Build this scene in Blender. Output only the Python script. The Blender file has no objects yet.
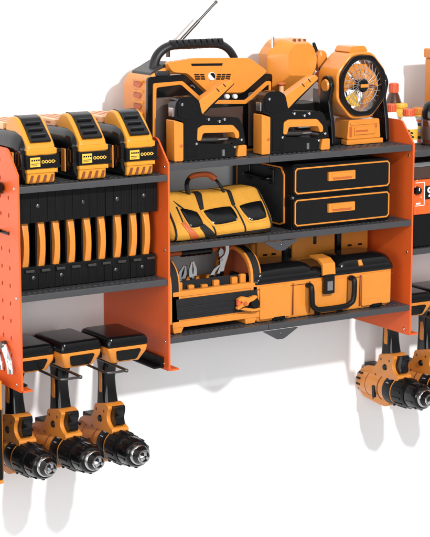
import bpy, bmesh, math, random
from mathutils import Vector, Matrix, Quaternion
import numpy as np
random.seed(7)
PI = math.pi
S = 0.0018            # metres per design unit (one unit = 1.8 mm)
sc = bpy.context.scene
COL = sc.collection

# ------------------------------------------------------------------ camera
FPX, TH, HOR = 1850.0, math.radians(32), -84.0
PIT = math.atan((268.5 - HOR) / FPX)
cF = np.array([math.sin(TH) * math.cos(PIT), math.cos(TH) * math.cos(PIT), -math.sin(PIT)])
cR = np.array([math.cos(TH), -math.sin(TH), 0.0])
cU = np.cross(cR, cF)
def ray(px, py): return cF + cR * (px - 215) / FPX + cU * (268.5 - py) / FPX
cC = np.array([0, -120.0, 0]) - ray(170, 371) * FPX
cam_d = bpy.data.cameras.new('camera'); cam = bpy.data.objects.new('camera', cam_d); COL.objects.link(cam)
cam_d.sensor_fit = 'HORIZONTAL'; cam_d.sensor_width = 36; cam_d.lens = 36 * FPX / 430
cam_d.clip_start = 0.05; cam_d.clip_end = 100
m = Matrix.Identity(4)
for i in range(3):
    m[i][0] = cR[i]; m[i][1] = cU[i]; m[i][2] = -cF[i]; m[i][3] = cC[i] * S
cam.matrix_world = m
sc.camera = cam
# measuring helpers: where a sight line meets a real plane of the rack
def at(px, py, axis, val):
    r = ray(px, py); t = (val - cC[axis]) / r[axis]; return cC + r * t
def FP(px, py, y): p = at(px, py, 1, y); return (p[0], p[2])
def SP(px, py, x): p = at(px, py, 0, x); return (p[1], p[2])

# ------------------------------------------------------------------ studio light
w = bpy.data.worlds.new('World'); sc.world = w; w.use_nodes = True
nt = w.node_tree; nt.nodes.clear()
wo = nt.nodes.new('ShaderNodeOutputWorld'); bg = nt.nodes.new('ShaderNodeBackground')
tc = nt.nodes.new('ShaderNodeTexCoord'); sx = nt.nodes.new('ShaderNodeSeparateXYZ')
mr = nt.nodes.new('ShaderNodeMapRange'); cr = nt.nodes.new('ShaderNodeValToRGB')
nt.links.new(tc.outputs['Generated'], sx.inputs[0]); nt.links.new(sx.outputs['Z'], mr.inputs['Value'])
mr.inputs['From Min'].default_value = -1; mr.inputs['From Max'].default_value = 1
nt.links.new(mr.outputs[0], cr.inputs[0])
for e, (p_, v_) in zip((cr.color_ramp.elements[0], cr.color_ramp.elements[1], None, None, None), ((0.0, .95), (1.0, 1.05), (.34, .62), (.50, .26), (.66, .50))):
    if e is None: e = cr.color_ramp.elements.new(p_)
    e.position = p_; e.color = (v_, v_, v_ * 1.01, 1)
nt.links.new(cr.outputs[0], bg.inputs['Color']); bg.inputs['Strength'].default_value = .94
nt.links.new(bg.outputs[0], wo.inputs[0])
def area(name, loc, target, size, power, sy=None, col=(1, 1, 1), shape='DISK'):
    d = bpy.data.lights.new(name, 'AREA'); o = bpy.data.objects.new(name, d); COL.objects.link(o)
    d.shape = shape; d.size = size
    if sy: d.size_y = sy
    d.energy = power; d.color = col
    o.location = Vector(loc) * S
    o.rotation_euler = (Vector(target) - Vector(loc)).to_track_quat('-Z', 'Y').to_euler()
    return o
area('key_softbox', (60, -1900, 1180), (120, 0, 60), 0.17, 148)
area('left_fill', (-1700, -1000, 500), (60, -60, 100), 2.2, 55, sy=1.6, shape='RECTANGLE')  # added fill light, brightens the left-facing sides of the panels
area('front_fill', (-820, -2300, 320), (120, 0, 60), 2.2, 62, sy=1.8, shape='RECTANGLE')  # added fill light near the camera, lifts the wall inside the shelf bays
sc.view_settings.view_transform = 'Standard'; sc.view_settings.look = 'None'
sc.view_settings.exposure = 0.0; sc.view_settings.gamma = 1.0

# ------------------------------------------------------------------ materials
def srgb(r, g, b, k=1.0):
    f = lambda c: (c / 255 / 12.92 if c / 255 <= .04045 else ((c / 255 + .055) / 1.055) ** 2.4) * k
    return (f(r), f(g), f(b), 1)
def mat(name, col, rough=.4, metal=0., bump=0., bscale=900., var=.06, vscale=60., rvar=.08, coat=0., spec=.5):
    mt = bpy.data.materials.new(name); mt.use_nodes = True
    n = mt.node_tree; p = n.nodes['Principled BSDF']
    t = n.nodes.new('ShaderNodeTexCoord')
    nz = n.nodes.new('ShaderNodeTexNoise'); nz.inputs['Scale'].default_value = vscale; nz.inputs['Detail'].default_value = 5
    n.links.new(t.outputs['Object'], nz.inputs['Vector'])
    hs = n.nodes.new('ShaderNodeHueSaturation'); hs.inputs['Color'].default_value = col
    mv = n.nodes.new('ShaderNodeMapRange'); mv.inputs['To Min'].default_value = 1 - var; mv.inputs['To Max'].default_value = 1 + var
    n.links.new(nz.outputs['Fac'], mv.inputs['Value']); n.links.new(mv.outputs[0], hs.inputs['Value'])
    n.links.new(hs.outputs[0], p.inputs['Base Color'])
    mrr = n.nodes.new('ShaderNodeMapRange'); mrr.inputs['To Min'].default_value = max(.02, rough - rvar); mrr.inputs['To Max'].default_value = min(1, rough + rvar)
    nz2 = n.nodes.new('ShaderNodeTexNoise'); nz2.inputs['Scale'].default_value = vscale * 2.3; nz2.inputs['Detail'].default_value = 6
    n.links.new(t.outputs['Object'], nz2.inputs['Vector']); n.links.new(nz2.outputs['Fac'], mrr.inputs['Value'])
    n.links.new(mrr.outputs[0], p.inputs['Roughness'])
    p.inputs['Metallic'].default_value = metal
    p.inputs['Specular IOR Level'].default_value = spec
    if coat: p.inputs['Coat Weight'].default_value = coat; p.inputs['Coat Roughness'].default_value = .12
    if bump:
        nb = n.nodes.new('ShaderNodeTexNoise'); nb.inputs['Scale'].default_value = bscale; nb.inputs['Detail'].default_value = 3
        n.links.new(t.outputs['Object'], nb.inputs['Vector'])
        b = n.nodes.new('ShaderNodeBump'); b.inputs['Strength'].default_value = bump; b.inputs['Distance'].default_value = .001
        n.links.new(nb.outputs['Fac'], b.inputs['Height']); n.links.new(b.outputs[0], p.inputs['Normal'])
    return mt
M = {}
M['wall'] = mat('white_studio_wall', (.88, .88, .88, 1), .7, var=.01, bump=.02)
M['rack'] = mat('orange_powder_coat', (.67, .098, .016, 1), .40, bump=.10, bscale=1400, var=.06, spec=.4)
M['tool'] = mat('amber_tool_plastic', (.58, .203, .029, 1), .25, bump=.05, bscale=1200, var=.06, spec=.45, rvar=.06)
M['tool_dk'] = mat('deep_orange_plastic', (.42, .085, .018, 1), .42, bump=.06, var=.06)
M['yellow'] = mat('yellow_battery_plastic', (.58, .235, .018, 1), .25, bump=.03, var=.04, rvar=.04)
M['bag'] = mat('yellow_bag_fabric', (.55, .255, .030, 1), .65, bump=.9, bscale=700, var=.12, spec=.25)
M['black'] = mat('black_gloss_plastic', (.004, .004, .0045, 1), .15, bump=.03, var=.2, spec=.40)
M['black_m'] = mat('black_matt_plastic', (.004, .004, .0045, 1), .38, bump=.15, var=.2, spec=.2)
M['rubber'] = mat('black_rubber', (.010, .010, .011, 1), .34, bump=.2, bscale=1800, var=.2, spec=.3)
M['black_f'] = mat('black_fabric', (.012, .012, .013, 1), .6, bump=.5, bscale=2200, var=.2, spec=.2)
M['dgrey'] = mat('dark_grey_plastic', (.022, .022, .024, 1), .38, bump=.15, var=.15, spec=.35)
M['shelf'] = mat('charcoal_shelf_steel', (.042, .042, .045, 1), .40, bump=.12, bscale=1600, var=.1)
M['steel'] = mat('brushed_steel', (.55, .55, .56, 1), .25, metal=1, bump=.05, var=.08)
M['chrome'] = mat('chrome', (.82, .82, .84, 1), .10, metal=1, var=.03)
M['nose'] = mat('worn_chuck_steel', (.48, .47, .46, 1), .22, metal=1, var=.08)
M['dsteel'] = mat('dark_steel', (.10, .095, .09, 1), .35, metal=.9, var=.1)
M['brown'] = mat('dark_brown_grille', (.05, .026, .018, 1), .35, bump=.25, bscale=2600, var=.15)
M['lining'] = mat('rust_lining_fabric', (.30, .06, .02, 1), .7, bump=.4, var=.15)
M['white'] = mat('white_plastic', (.80, .80, .79, 1), .35, var=.02)
M['white_ink'] = mat('white_ink', (.82, .82, .82, 1), .5, var=.01)
M['grey_ink'] = mat('grey_ink', (.35, .35, .36, 1), .5, var=.05)
M['label_y'] = mat('yellow_label', (.70, .40, .045, 1), .5, var=.04)
M['red'] = mat('red_plastic', (.60, .10, .035, 1), .4, var=.06)
M['pale'] = mat('pale_orange_plastic', (.80, .42, .22, 1), .45, bump=.05, var=.04)
M['grey'] = mat('mid_grey_metal', (.32, .32, .33, 1), .4, metal=.4, var=.08)
M['tool_sh'] = mat('dark_slot_plastic', (.16, .035, .010, 1), .5, var=.1)
M['amber'] = mat('brown_glass', (.06, .018, .008, 1), .12, var=.1, coat=.5)

# ------------------------------------------------------------------ mesh helpers (design units)
def rpoly(pts, r, n=4):
    out = []; L = len(pts)
    for i, p in enumerate(pts):
        p = Vector(p).to_2d() if not isinstance(p, Vector) else p
        a = Vector(pts[i - 1]); b = Vector(pts[(i + 1) % L]); p = Vector(pts[i])
        rr = r[i] if isinstance(r, (list, tuple)) else r
        u = (a - p); v = (b - p); d = min(rr, u.length * .48, v.length * .48)
        if d <= .01: out.append(tuple(p)); continue
        u.normalize(); v.normalize(); A = p + u * d; B = p + v * d
        for k in range(n + 1):
            t = k / n; q = A * (1 - t) ** 2 + p * 2 * t * (1 - t) + B * t * t
            out.append((q.x, q.y))
    return out
def rect(x0, x1, z0, z1): return [(x0, z0), (x1, z0), (x1, z1), (x0, z1)]
def circ(cx, cy, rx, ry=None, n=24, a0=0):
    ry = ry or rx
    return [(cx + rx * math.cos(a0 + 2 * PI * k / n), cy + ry * math.sin(a0 + 2 * PI * k / n)) for k in range(n)]

class MB:
    def __init__(s): s.bm = bmesh.new(); s.mats = []; s.cur = 0; s.X = None
    def m(s, key):
        mt = M[key]
        if mt not in s.mats: s.mats.append(mt)
        s.cur = s.mats.index(mt); return s
    def merge(s, t, flip=True):
        if flip: bmesh.ops.recalc_face_normals(t, faces=t.faces[:])
        for f in t.faces: f.material_index = s.cur
        if s.X is not None: bmesh.ops.transform(t, matrix=s.X, verts=t.verts[:])
        me = bpy.data.meshes.new('t'); t.to_mesh(me); t.free(); s.bm.from_mesh(me); bpy.data.meshes.remove(me); return s
    def _bev(s, t, bev, seg, ang=.45):
        if bev > 0:
            es = [e for e in t.edges if len(e.link_faces) == 2 and e.calc_face_angle(0) > ang]
            bmesh.ops.bevel(t, geom=es, offset=bev, offset_type='OFFSET', segments=seg, profile=.6, affect='EDGES', clamp_overlap=True)
    def box(s, x0, x1, y0, y1, z0, z1, bev=0, seg=2, rot=None):
        t = bmesh.new(); bmesh.ops.create_cube(t, size=1)
        c = Vector(((x0 + x1) / 2, (y0 + y1) / 2, (z0 + z1) / 2))
        bmesh.ops.scale(t, vec=(abs(x1 - x0), abs(y1 - y0), abs(z1 - z0)), verts=t.verts[:])
        bmesh.ops.recalc_face_normals(t, faces=t.faces[:]); s._bev(t, bev, seg)
        mx = Matrix.Translation(c) @ (rot.to_matrix().to_4x4() if rot is not None else Matrix.Identity(4))
        bmesh.ops.transform(t, matrix=mx, verts=t.verts[:]); return s.merge(t)
    def prism(s, pts, axis, a0, a1, bev=0, seg=2, holes=(), ang=.45, taper=1.0):
        t = bmesh.new()
        mk = {'y': lambda p, a: (p[0], a, p[1]), 'x': lambda p, a: (a, p[0], p[1]), 'z': lambda p, a: (p[0], p[1], a)}[axis]
        if not holes:
            f = t.faces.new([t.verts.new(mk(p, a0)) for p in pts])
            fs = [f]
        else:
            for lp in [pts] + list(holes):
                vs = [t.verts.new(mk(p, a0)) for p in lp]
                for i in range(len(vs)): t.edges.new((vs[i - 1], vs[i]))
            r = bmesh.ops.triangle_fill(t, use_beauty=True, use_dissolve=False, edges=t.edges[:])
            fs = [g for g in r['geom'] if isinstance(g, bmesh.types.BMFace)]
        r = bmesh.ops.extrude_face_region(t, geom=fs)
        nv = [g for g in r['geom'] if isinstance(g, bmesh.types.BMVert)]
        d = {'y': (0, a1 - a0, 0), 'x': (a1 - a0, 0, 0), 'z': (0, 0, a1 - a0)}[axis]
        bmesh.ops.translate(t, vec=d, verts=nv)
        if taper != 1.0:
            c = sum((v.co for v in nv), Vector()) / len(nv)
            for v in nv:
                for k in range(3):
                    if d[k] == 0: v.co[k] = c[k] + (v.co[k] - c[k]) * taper
        bmesh.ops.recalc_face_normals(t, faces=t.faces[:]); s._bev(t, bev, seg, ang)
        return s.merge(t)
    def loft(s, rings, cap=True, closed=True, bev=0):
        t = bmesh.new(); V = [[t.verts.new(p) for p in r] for r in rings]; n = len(rings[0])
        for a, b in zip(V, V[1:]):
            for i in range(n if closed else n - 1):
                j = (i + 1) % n
                try: t.faces.new((a[i], a[j], b[j], b[i]))
                except ValueError: pass
        if cap and closed: t.faces.new(V[0]); t.faces.new(V[-1])
        bmesh.ops.remove_doubles(t, verts=t.verts[:], dist=.0005)
        bmesh.ops.recalc_face_normals(t, faces=t.faces[:])
        if bev: s._bev(t, bev, 2)
        return s.merge(t)
    def tube(s, path, r, seg=10, cap=True, sq=1.0):
        P = [Vector(p) for p in path]; rings = []; up = None
        for i, p in enumerate(P):
            d = ((P[min(i + 1, len(P) - 1)] - p).normalized() + (p - P[max(i - 1, 0)]).normalized())
            d = d.normalized() if d.length > 1e-6 else Vector((0, 0, 1))
            if up is None: up = d.orthogonal().normalized()
            up = (up - d * up.dot(d)).normalized(); v = d.cross(up)
            rr = r[i] if isinstance(r, (list, tuple)) else r
            rings.append([p + (up * math.cos(2 * PI * k / seg) + v * math.sin(2 * PI * k / seg) * sq) * rr for k in range(seg)])
        return s.loft(rings, cap)
    def cyl(s, p0, p1, r0, r1=None, seg=24, bev=0):
        r1 = r0 if r1 is None else r1
        p0, p1 = Vector(p0), Vector(p1); d = (p1 - p0).normalized(); u = d.orthogonal().normalized(); v = d.cross(u)
        prof = [(0, r0), (1, r1)]; L = (p1 - p0).length
        if bev: prof = [(0, r0 - bev), (bev * .3 / L, r0 - bev * .3), (bev / L, r0), (1 - bev / L, r1), (1 - bev * .3 / L, r1 - bev * .3), (1, r1 - bev)]
        return s.loft([[p0 + d * L * t + (u * math.cos(2 * PI * k / seg) + v * math.sin(2 * PI * k / seg)) * r for k in range(seg)] for t, r in prof])
    def lathe(s, prof, org, axis=(0, 0, 1), seg=28, sx=1., sy=1.):
        d = Vector(axis).normalized(); u = Vector((1, 0, 0)) if abs(d.x) < .7 else Vector((0, 1, 0))
        u = (u - d * u.dot(d)).normalized(); v = d.cross(u); o = Vector(org)
        return s.loft([[o + d * h + (u * math.cos(2 * PI * k / seg) * sx + v * math.sin(2 * PI * k / seg) * sy) * max(r, .01) for k in range(seg)] for r, h in prof])
    def ell(s, c, rx, ry, rz, seg=20):
        t = bmesh.new(); bmesh.ops.create_uvsphere(t, u_segments=seg, v_segments=seg // 2 + 2, radius=1)
        bmesh.ops.scale(t, vec=(rx, ry, rz), verts=t.verts[:]); bmesh.ops.translate(t, vec=c, verts=t.verts[:]); return s.merge(t)
    def ring(s, c, axis, R, r, seg=40, s2=8, a0=0, a1=2 * PI):
        d = Vector(axis).normalized(); u = d.orthogonal().normalized(); v = d.cross(u); c = Vector(c)
        full = abs(a1 - a0 - 2 * PI) < 1e-6; pts = [c + (u * math.cos(a0 + (a1 - a0) * k / seg) + v * math.sin(a0 + (a1 - a0) * k / seg)) * R for k in range(seg + 1)]
        return s.tube(pts, r, s2, cap=not full)
    def text(s, body, size, x, y, z, depth=.25, bold=0):
        cu = bpy.data.curves.new('txt', 'FONT'); cu.body = body; cu.size = size; cu.align_x = 'CENTER'; cu.align_y = 'CENTER'; cu.extrude = depth; cu.offset = bold
        o = bpy.data.objects.new('txt', cu); COL.objects.link(o)
        dg = bpy.context.evaluated_depsgraph_get(); me = bpy.data.meshes.new_from_object(o.evaluated_get(dg))
        t = bmesh.new(); t.from_mesh(me); bpy.data.objects.remove(o); bpy.data.curves.remove(cu); bpy.data.meshes.remove(me)
        bmesh.ops.transform(t, matrix=Matrix.Translation((x, y, z)) @ Matrix.Rotation(PI / 2, 4, 'X'), verts=t.verts[:])
        return s.merge(t, flip=False)
    def build(s, name, parent=None, sharp=32, wn=True):
        root = parent
        while root is not None and root.parent is not None: root = root.parent
        loc = LOC.get(root.name, Vector()) if root is not None else Vector()
        bmesh.ops.translate(s.bm, vec=-loc, verts=s.bm.verts[:]); bmesh.ops.scale(s.bm, vec=(S, S, S), verts=s.bm.verts[:])
        me = bpy.data.meshes.new(name); s.bm.to_mesh(me); s.bm.free()
        for mt in s.mats: me.materials.append(mt)
        me.polygons.foreach_set('use_smooth', [True] * len(me.polygons))
        me.set_sharp_from_angle(angle=math.radians(sharp))
        o = bpy.data.objects.new(name, me); COL.objects.link(o)
        if parent is not None: o.parent = parent
        if wn:
            md = o.modifiers.new('wn', 'WEIGHTED_NORMAL'); md.keep_sharp = True; md.weight = 60
        return o
def build_split(mb, name, parent, **k):
    # every loose piece becomes a part of its own
    mb.bm.verts.index_update(); seen = set(); groups = []
    for v in mb.bm.verts:
        if v in seen: continue
        st = [v]; seen.add(v); g = []
        while st:
            a = st.pop(); g.append(a)
            for e in a.link_edges:
                b = e.other_vert(a)
                if b not in seen: seen.add(b); st.append(b)
        groups.append(g)
    out = []
    for g in groups:
        n = MB(); n.mats = list(mb.mats); mp = {v: n.bm.verts.new(v.co) for v in g}
        fs = {f for v in g for f in v.link_faces}
        for f in fs:
            nf = n.bm.faces.new([mp[v] for v in f.verts]); nf.material_index = f.material_index
        out.append(n.build(name, parent, **k))
    mb.bm.free(); return out
LOC = {}
def thing(name, label, cat, loc, group=None):
    o = bpy.data.objects.new(name, None); COL.objects.link(o); o.empty_display_size = .01
    LOC[o.name] = Vector(loc); o.location = Vector(loc) * S
    o['label'] = label; o['category'] = cat
    if group: o['group'] = group
    return o
def dup(root, shift, label, group=None):
    r = root.copy(); COL.objects.link(r); LOC[r.name] = LOC[root.name] + Vector(shift); r.location = LOC[r.name] * S
    r['label'] = label
    if group: r['group'] = group
    def rec(a, b):
        for ch in list(a.children):
            c = ch.copy(); COL.objects.link(c); c.parent = b; rec(ch, c)
    rec(root, r); return r
def bolt(mb, c, axis, r=1.6, key='steel', h=.8):
    c = Vector(c); a = Vector(axis).normalized(); mb.m(key).lathe([(0, h), (r * .5, h * .95), (r * .9, h * .5), (r, 0), (r, -.6)][::-1], c, a, 12)

# ------------------------------------------------------------------ setting
mb = MB(); mb.m('wall'); mb.box(-3500, 3500, 14, 40, -3000, 3000); wl = mb.build('wall', wn=False); wl['kind'] = 'structure'

# ------------------------------------------------------------------ rack
rack = thing('tool_rack', 'orange steel wall rack with perforated side panels and charcoal shelves', 'tool rack', (70, 13, 0))
T = 2.0
prof = [(13, 0), (-119, 0), (-121, 2), (-121, 209), (-101, 231), (-97, 232.5), (13, 232.5)]
def side_panel(x, holes, bolts):
    mb = MB(); mb.m('rack')
    mb.prism(prof, 'x', x - T, x, holes=holes)
    mb.box(x + .05, x + 10, -121, -96, 0, 1.8, .3)                       # folded foot flange
    o = mb.build('side_panel', rack)
    if bolts:
        b = MB()
        for (y, z) in bolts: bolt(b, (x - T, y, z), (-1, 0, 0), 1.5, 'steel')
        for (y, z) in bolts: bolt(b, (x, y, z), (1, 0, 0), 1.5, 'dsteel')
        build_split(b, 'bolt', o)
    return o
hl = []
for z in range(16, 226, 17):
    for y in (-101, -84, -67, -50, -33, -16):
        if z > 200 and y < -95: continue
        hl.append(circ(y, z, 1.5, 2.3, 10))
BZ = [(-114, 205), (-114, 196), (-114, 122), (-114, 91), (-114, 29), (-60, 205), (-60, 122), (-60, 29), (-111, 6)]
side_panel(-163, hl, [(-114, 196), (-114, 91), (-111, 6)])
side_panel(0, [], BZ); side_panel(303, [], BZ)
def shelf(x0, x1, z1, th=6.5, rib=6.0):
    mb = MB(); mb.m('shelf')
    mb.box(x0, x1, -120, 12, z1 - th, z1, .8)
    x = x0 + 5
    while x < x1 - 5:
        mb.box(x, x + 2.4, -112, 6, z1 - .2, z1 + .55, .25, 1); x += rib
    return mb.build('shelf', rack, wn=True)
shelf(-162.8, -2.2, 198); shelf(-162.8, -2.2, 94)
for a, b in ((.2, 118), (118.4, 300.8)):
    shelf(a, b, 208); shelf(a, b, 127); shelf(a, b, 34)
for z in (200.5, 94.5): shelf(303.2, 470, z)
side_panel(472, [], [])
for z, xc in ((120, 132), (27, 132)):                                    # triangular splice plates under the shelf joints
    mb = MB(); mb.m('shelf')
    mb.prism(rpoly([(xc - 22, z + .2), (xc + 22, z + .2), (xc + 4, z - 10), (xc - 4, z - 10)], 1.5, 2), 'y', -122.2, -120.1, .3)
    bolt(mb, (xc, -122.2, z - 4), (0, -1, 0), 1.3, 'dsteel')
    mb.build('joining_plate', rack)
mb = MB(); mb.m('black_m'); mb.box(-14, -2.3, -112, 6, 2, 4, .4); mb.box(-6, -2.3, -112, 6, 4.1, 13, .5); mb.build('hanger_rail', rack)
mb = MB(); mb.m('black_m'); mb.box(-162.8, -152, -108, 6, 2, 4, .4); mb.build('hanger_rail', rack)
def hanger(cx, dy, dz, par=rack):
    mb = MB(); mb.m('dsteel')
    x0, x1, y0, z = cx - 11, cx + 11, -149 + dy, 15.2 + dz
    path = [(x0, 8, z), (x0, y0 + 6, z), (x0 + 1.2, y0 + 2, z), (x0 + 5, y0, z), (x1 - 4, y0, z), (x1 - 1, y0 + 1, z), (x1, y0 + 5, z), (x1, 8, z)]
    mb.tube(path, 1.3, 8)
    mb.ell((x1 - 1, y0, z), 2.0, 2.0, 2.0, 12)
    mb.m('black_m').box(cx - 20, cx + 20, 8, 13.5, z - 6, z + 6, .8)
    mb.build('drill_hanger', par)

# ------------------------------------------------------------------ drills (hang upside down, battery foot on top)
def make_drill(label, group):
    cx = -50
    d = thing('cordless_drill', label, 'drill', (cx, -92, 10), group)
    # grip
    mb = MB(); mb.m('black'); rings = []
    for z, yc, ty, tx in ((18, -84, 14, 11), (12, -82, 11.5, 8.6), (4, -80, 9.2, 7.6), (-8, -79, 8.6, 7.0), (-20, -79.5, 9.2, 7.4), (-30, -80.5, 10, 8), (-42, -82, 12, 8.6)):
        rings.append([(cx + x, yc + y, z) for x, y in rpoly(rect(-tx, tx, -ty, ty), 5, 4)])
    mb.loft(rings)
    g = mb.build('grip', d, sharp=50)
    mb = MB(); mb.m('tool')                                          # coloured side inlays on the grip
    for sgn in (-1, 1):
        mb.prism(rpoly([(-82, -1), (-77, -1), (-76, -20), (-79, -33), (-84, -33)], 1.2, 2), 'x', cx + sgn * 6.0, cx + sgn * 7.55, .4)
    mb.build('grip_inlay', g)
    # battery foot
    mb = MB(); mb.m('tool')
    r1 = lambda hx, y0, y1, z, rr: [(x, y, z) for x, y in rpoly(rect(cx - hx, cx + hx, y0, y1), rr, 3)]
    mb.loft([r1(14, -115, -72, 15.5, 4), r1(16, -120, -70, 16.5, 4), r1(21.3, -125, -66, 26.5, 3.5), r1(22, -125.5, -65, 31, 3), r1(21.5, -125, -66, 32.5, 3)])
    ft = mb.build('battery_foot', d)
    mb = MB(); mb.m('black'); mb.loft([r1(20.5, -124, -67, 32.6, 3), r1(22.3, -126, -64.5, 33.5, 3.5), r1(22.3, -126, -64.5, 38, 3.5), r1(21, -124.5, -66, 41.5, 4), r1(18.5, -121, -69, 43, 4)])
    mb.build('battery_pack', d)
    mb = MB(); mb.m('black_m')
    mb.X = Matrix.Translation((cx, -123.6, 24.2)) @ Matrix.Rotation(math.radians(20), 4, 'X')
    mb.prism(rpoly([(-14, 5.6), (14, 5.6), (10.5, -5.6), (-10.5, -5.6)], 2.2, 3), 'y', -1.6, 2.5, .5); mb.build('front_badge', ft)
    mb = MB(); mb.m('black_m'); mb.box(cx - 22.4, cx - 20, -108, -84, 20, 28, .6); mb.build('side_latch', ft)
    # gear housing and trigger guard, one side profile
    side = [(-46, -54), (-62, -52), (-68, -44), (-70, -36), (-92, -31), (-101, -34), (-97, -40), (-96, -47), (-101, -53), (-108, -55), (-107, -60), (-92, -64),
            (-90, -92), (-84, -95), (-72, -95), (-40, -92), (-33, -86), (-28, -76), (-33, -62)]
    mb = MB(); mb.m('tool')
    mb.prism(rpoly(side, 3.5, 3), 'x', cx - 9.5, cx + 9.5, 2.4, 3, ang=.7)
    ax = (0, -1, .02)
    mb.lathe([(8, 0), (13, 1.5), (15.5, 5), (16.2, 20), (15.8, 45), (16.6, 62), (16.4, 72), (12, 73)], (cx, -30, -75.5), ax, 36)
    hs = mb.build('motor_housing', d, sharp=40)
    mb = MB(); mb.m('tool_dk')
    for sgn in (-1, 1):
        for (y, z) in ((-64, -61), (-74, -41), (-90, -40), (-60, -90)): bolt(mb, (cx + sgn * 9.4, y, z), (sgn, 0, 0), 1.7, 'tool_sh', .35)
    build_split(mb, 'screw', hs)
    mb = MB(); mb.m('tool_sh'); mb.lathe([(16.5, 0), (16.55, .2), (16.55, .7), (16.5, .9)], (cx, -76, -74.6), ax, 36); mb.lathe([(16.3, 0), (16.4, .2), (16.4, .7), (16.3, .9)], (cx, -52, -75.1), ax, 36); build_split(mb, 'seam', hs)
    mb = MB(); mb.m('black_m')                                        # rear vents, buttons
    for k in range(13):
        mb.X = Matrix.Translation((cx, -33, -74)) @ Matrix.Rotation(PI * .14 * (k - 6) , 4, 'Y')
        mb.box(-1.2, 1.2, -9, -1.5, 13.0, 16.3, .3)
    mb.X = None; build_split(mb, 'vent', hs); mb = MB(); mb.m('black_m')
    mb.box(cx - 7, cx + 7, -66, -38, -57.5, -52, 1.5)
    for sgn in (-1, 1):
        mb.prism(rpoly([(-72, -72), (-67, -72), (-68, -86), (-73, -86)], 1.5, 3), 'x', cx + sgn * 14.5, cx + sgn * 16.9, .5)
        mb.cyl((cx + sgn * 8.6, -82, -49), (cx + sgn * 10.9, -82, -49), 4, 3.2, 18, .4)
        mb.cyl((cx + sgn * 8.6, -101, -88), (cx + sgn * 10.4, -101, -88), 2, 1.7, 14, .3)
    build_split(mb, 'side_button', hs)
    mb = MB(); mb.m('black'); mb.prism(rpoly([(-96, -34), (-108, -31), (-109, -36), (-106, -44), (-108, -51), (-102, -54.5), (-95, -50)], 2.2, 3), 'x', cx - 5.2, cx + 5.2, 1.6, 3)
    mb.build('trigger', d)
    # torque collar + chuck along -Y
    o = Vector((cx, -85, -74.6)); a = (0, -1, .04)
    mb = MB(); mb.m('black_m'); mb.lathe([(10, 0), (15.4, 0), (17, 2), (17, 15), (15.8, 17), (16.6, 18.5), (16.4, 36), (15, 40), (12, 40.5)], o, a, 40)
    for k in range(14):
        an = 2 * PI * k / 14; mb.X = Matrix.Translation(o) @ Matrix.Rotation(-.04, 4, 'X') @ Matrix.Rotation(an, 4, 'Y'); mb.box(-1.2, 1.2, -35, -20, 15.8, 17.3, .5)
    mb.X = None; co = mb.build('torque_collar', d, sharp=40)
    mb = MB(); mb.m('grey_ink')
    for k in range(7):
        an = 2 * PI * (k - 3) / 20; mb.X = Matrix.Translation(o) @ Matrix.Rotation(-.04, 4, 'X') @ Matrix.Rotation(an, 4, 'Y'); mb.box(-.5, .5, -11, -6, 16.85, 17.2)
    mb.X = None; mb.build('dial_mark', co)
    mb = MB(); mb.m('black'); mb.lathe([(10, 40), (14.4, 41), (14.8, 43), (14.4, 54), (13, 58.5), (11.4, 60)], o, a, 40)
    for k in range(10):
        an = 2 * PI * k / 10; mb.X = Matrix.Translation(o) @ Matrix.Rotation(-.04, 4, 'X') @ Matrix.Rotation(an, 4, 'Y'); mb.box(-1.4, 1.4, -55, -43, 13.8, 15.2, .5)
    mb.X = None; ch = mb.build('chuck', d, sharp=40)
    mb = MB(); mb.m('nose'); mb.lathe([(10.2, 59.8), (10.4, 60.3), (10.0, 62), (9.0, 63.4), (8.6, 63.6)], o, a, 36)
    mb.m('black').lathe([(9.2, 64.5), (8.6, 65.6), (6.6, 69.6), (6.2, 69.8)], o, a, 36); mb.m('nose').lathe([(6.6, 69.3), (6.3, 71), (5.2, 71.2), (4.8, 68)], o, a, 32); mb.m('black_m').lathe([(5, 67.6), (4.9, 68), (0.05, 68)], o, a, 24); mb.m('chrome')
    for k in range(3):
        an = 2 * PI * k / 3; mb.X = Matrix.Translation(o) @ Matrix.Rotation(-.04, 4, 'X') @ Matrix.Rotation(an, 4, 'Y'); mb.box(-1.5, 1.5, -73.5, -65, .9, 5, .4)
    mb.X = None; mb.build('chuck_nose', ch, sharp=40)
    return d
GD = 'cordless drills hanging under the rack'
d3 = make_drill('cordless drill hanging under the lower left shelf, nearest the plain middle side panel', GD)
hanger(-76, 0, 0); hanger(-122, 8, -2)
d3b = dup(d3, (-48, 9, -1), 'middle one of the three drills hanging under the lower left shelf', GD)
d3c = dup(d3, (-91, 24, -4), 'cordless drill hanging partly behind the perforated left side panel', GD)
d3d = dup(d3, (392, 45, -8), 'cordless drill with its grip showing just below the right side panel', GD)
d3e = dup(d3, (440, 40, -8), 'cordless drill cut by the right edge, beside the one below the right side panel', GD)
for d_, a_ in ((d3, -.8), (d3b, 1.6), (d3c, .4), (d3d, -1.5), (d3e, 1.2)): d_.rotation_euler.z = math.radians(a_)
hanger(368, 42, -8); hanger(414, 40, -8)

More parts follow.
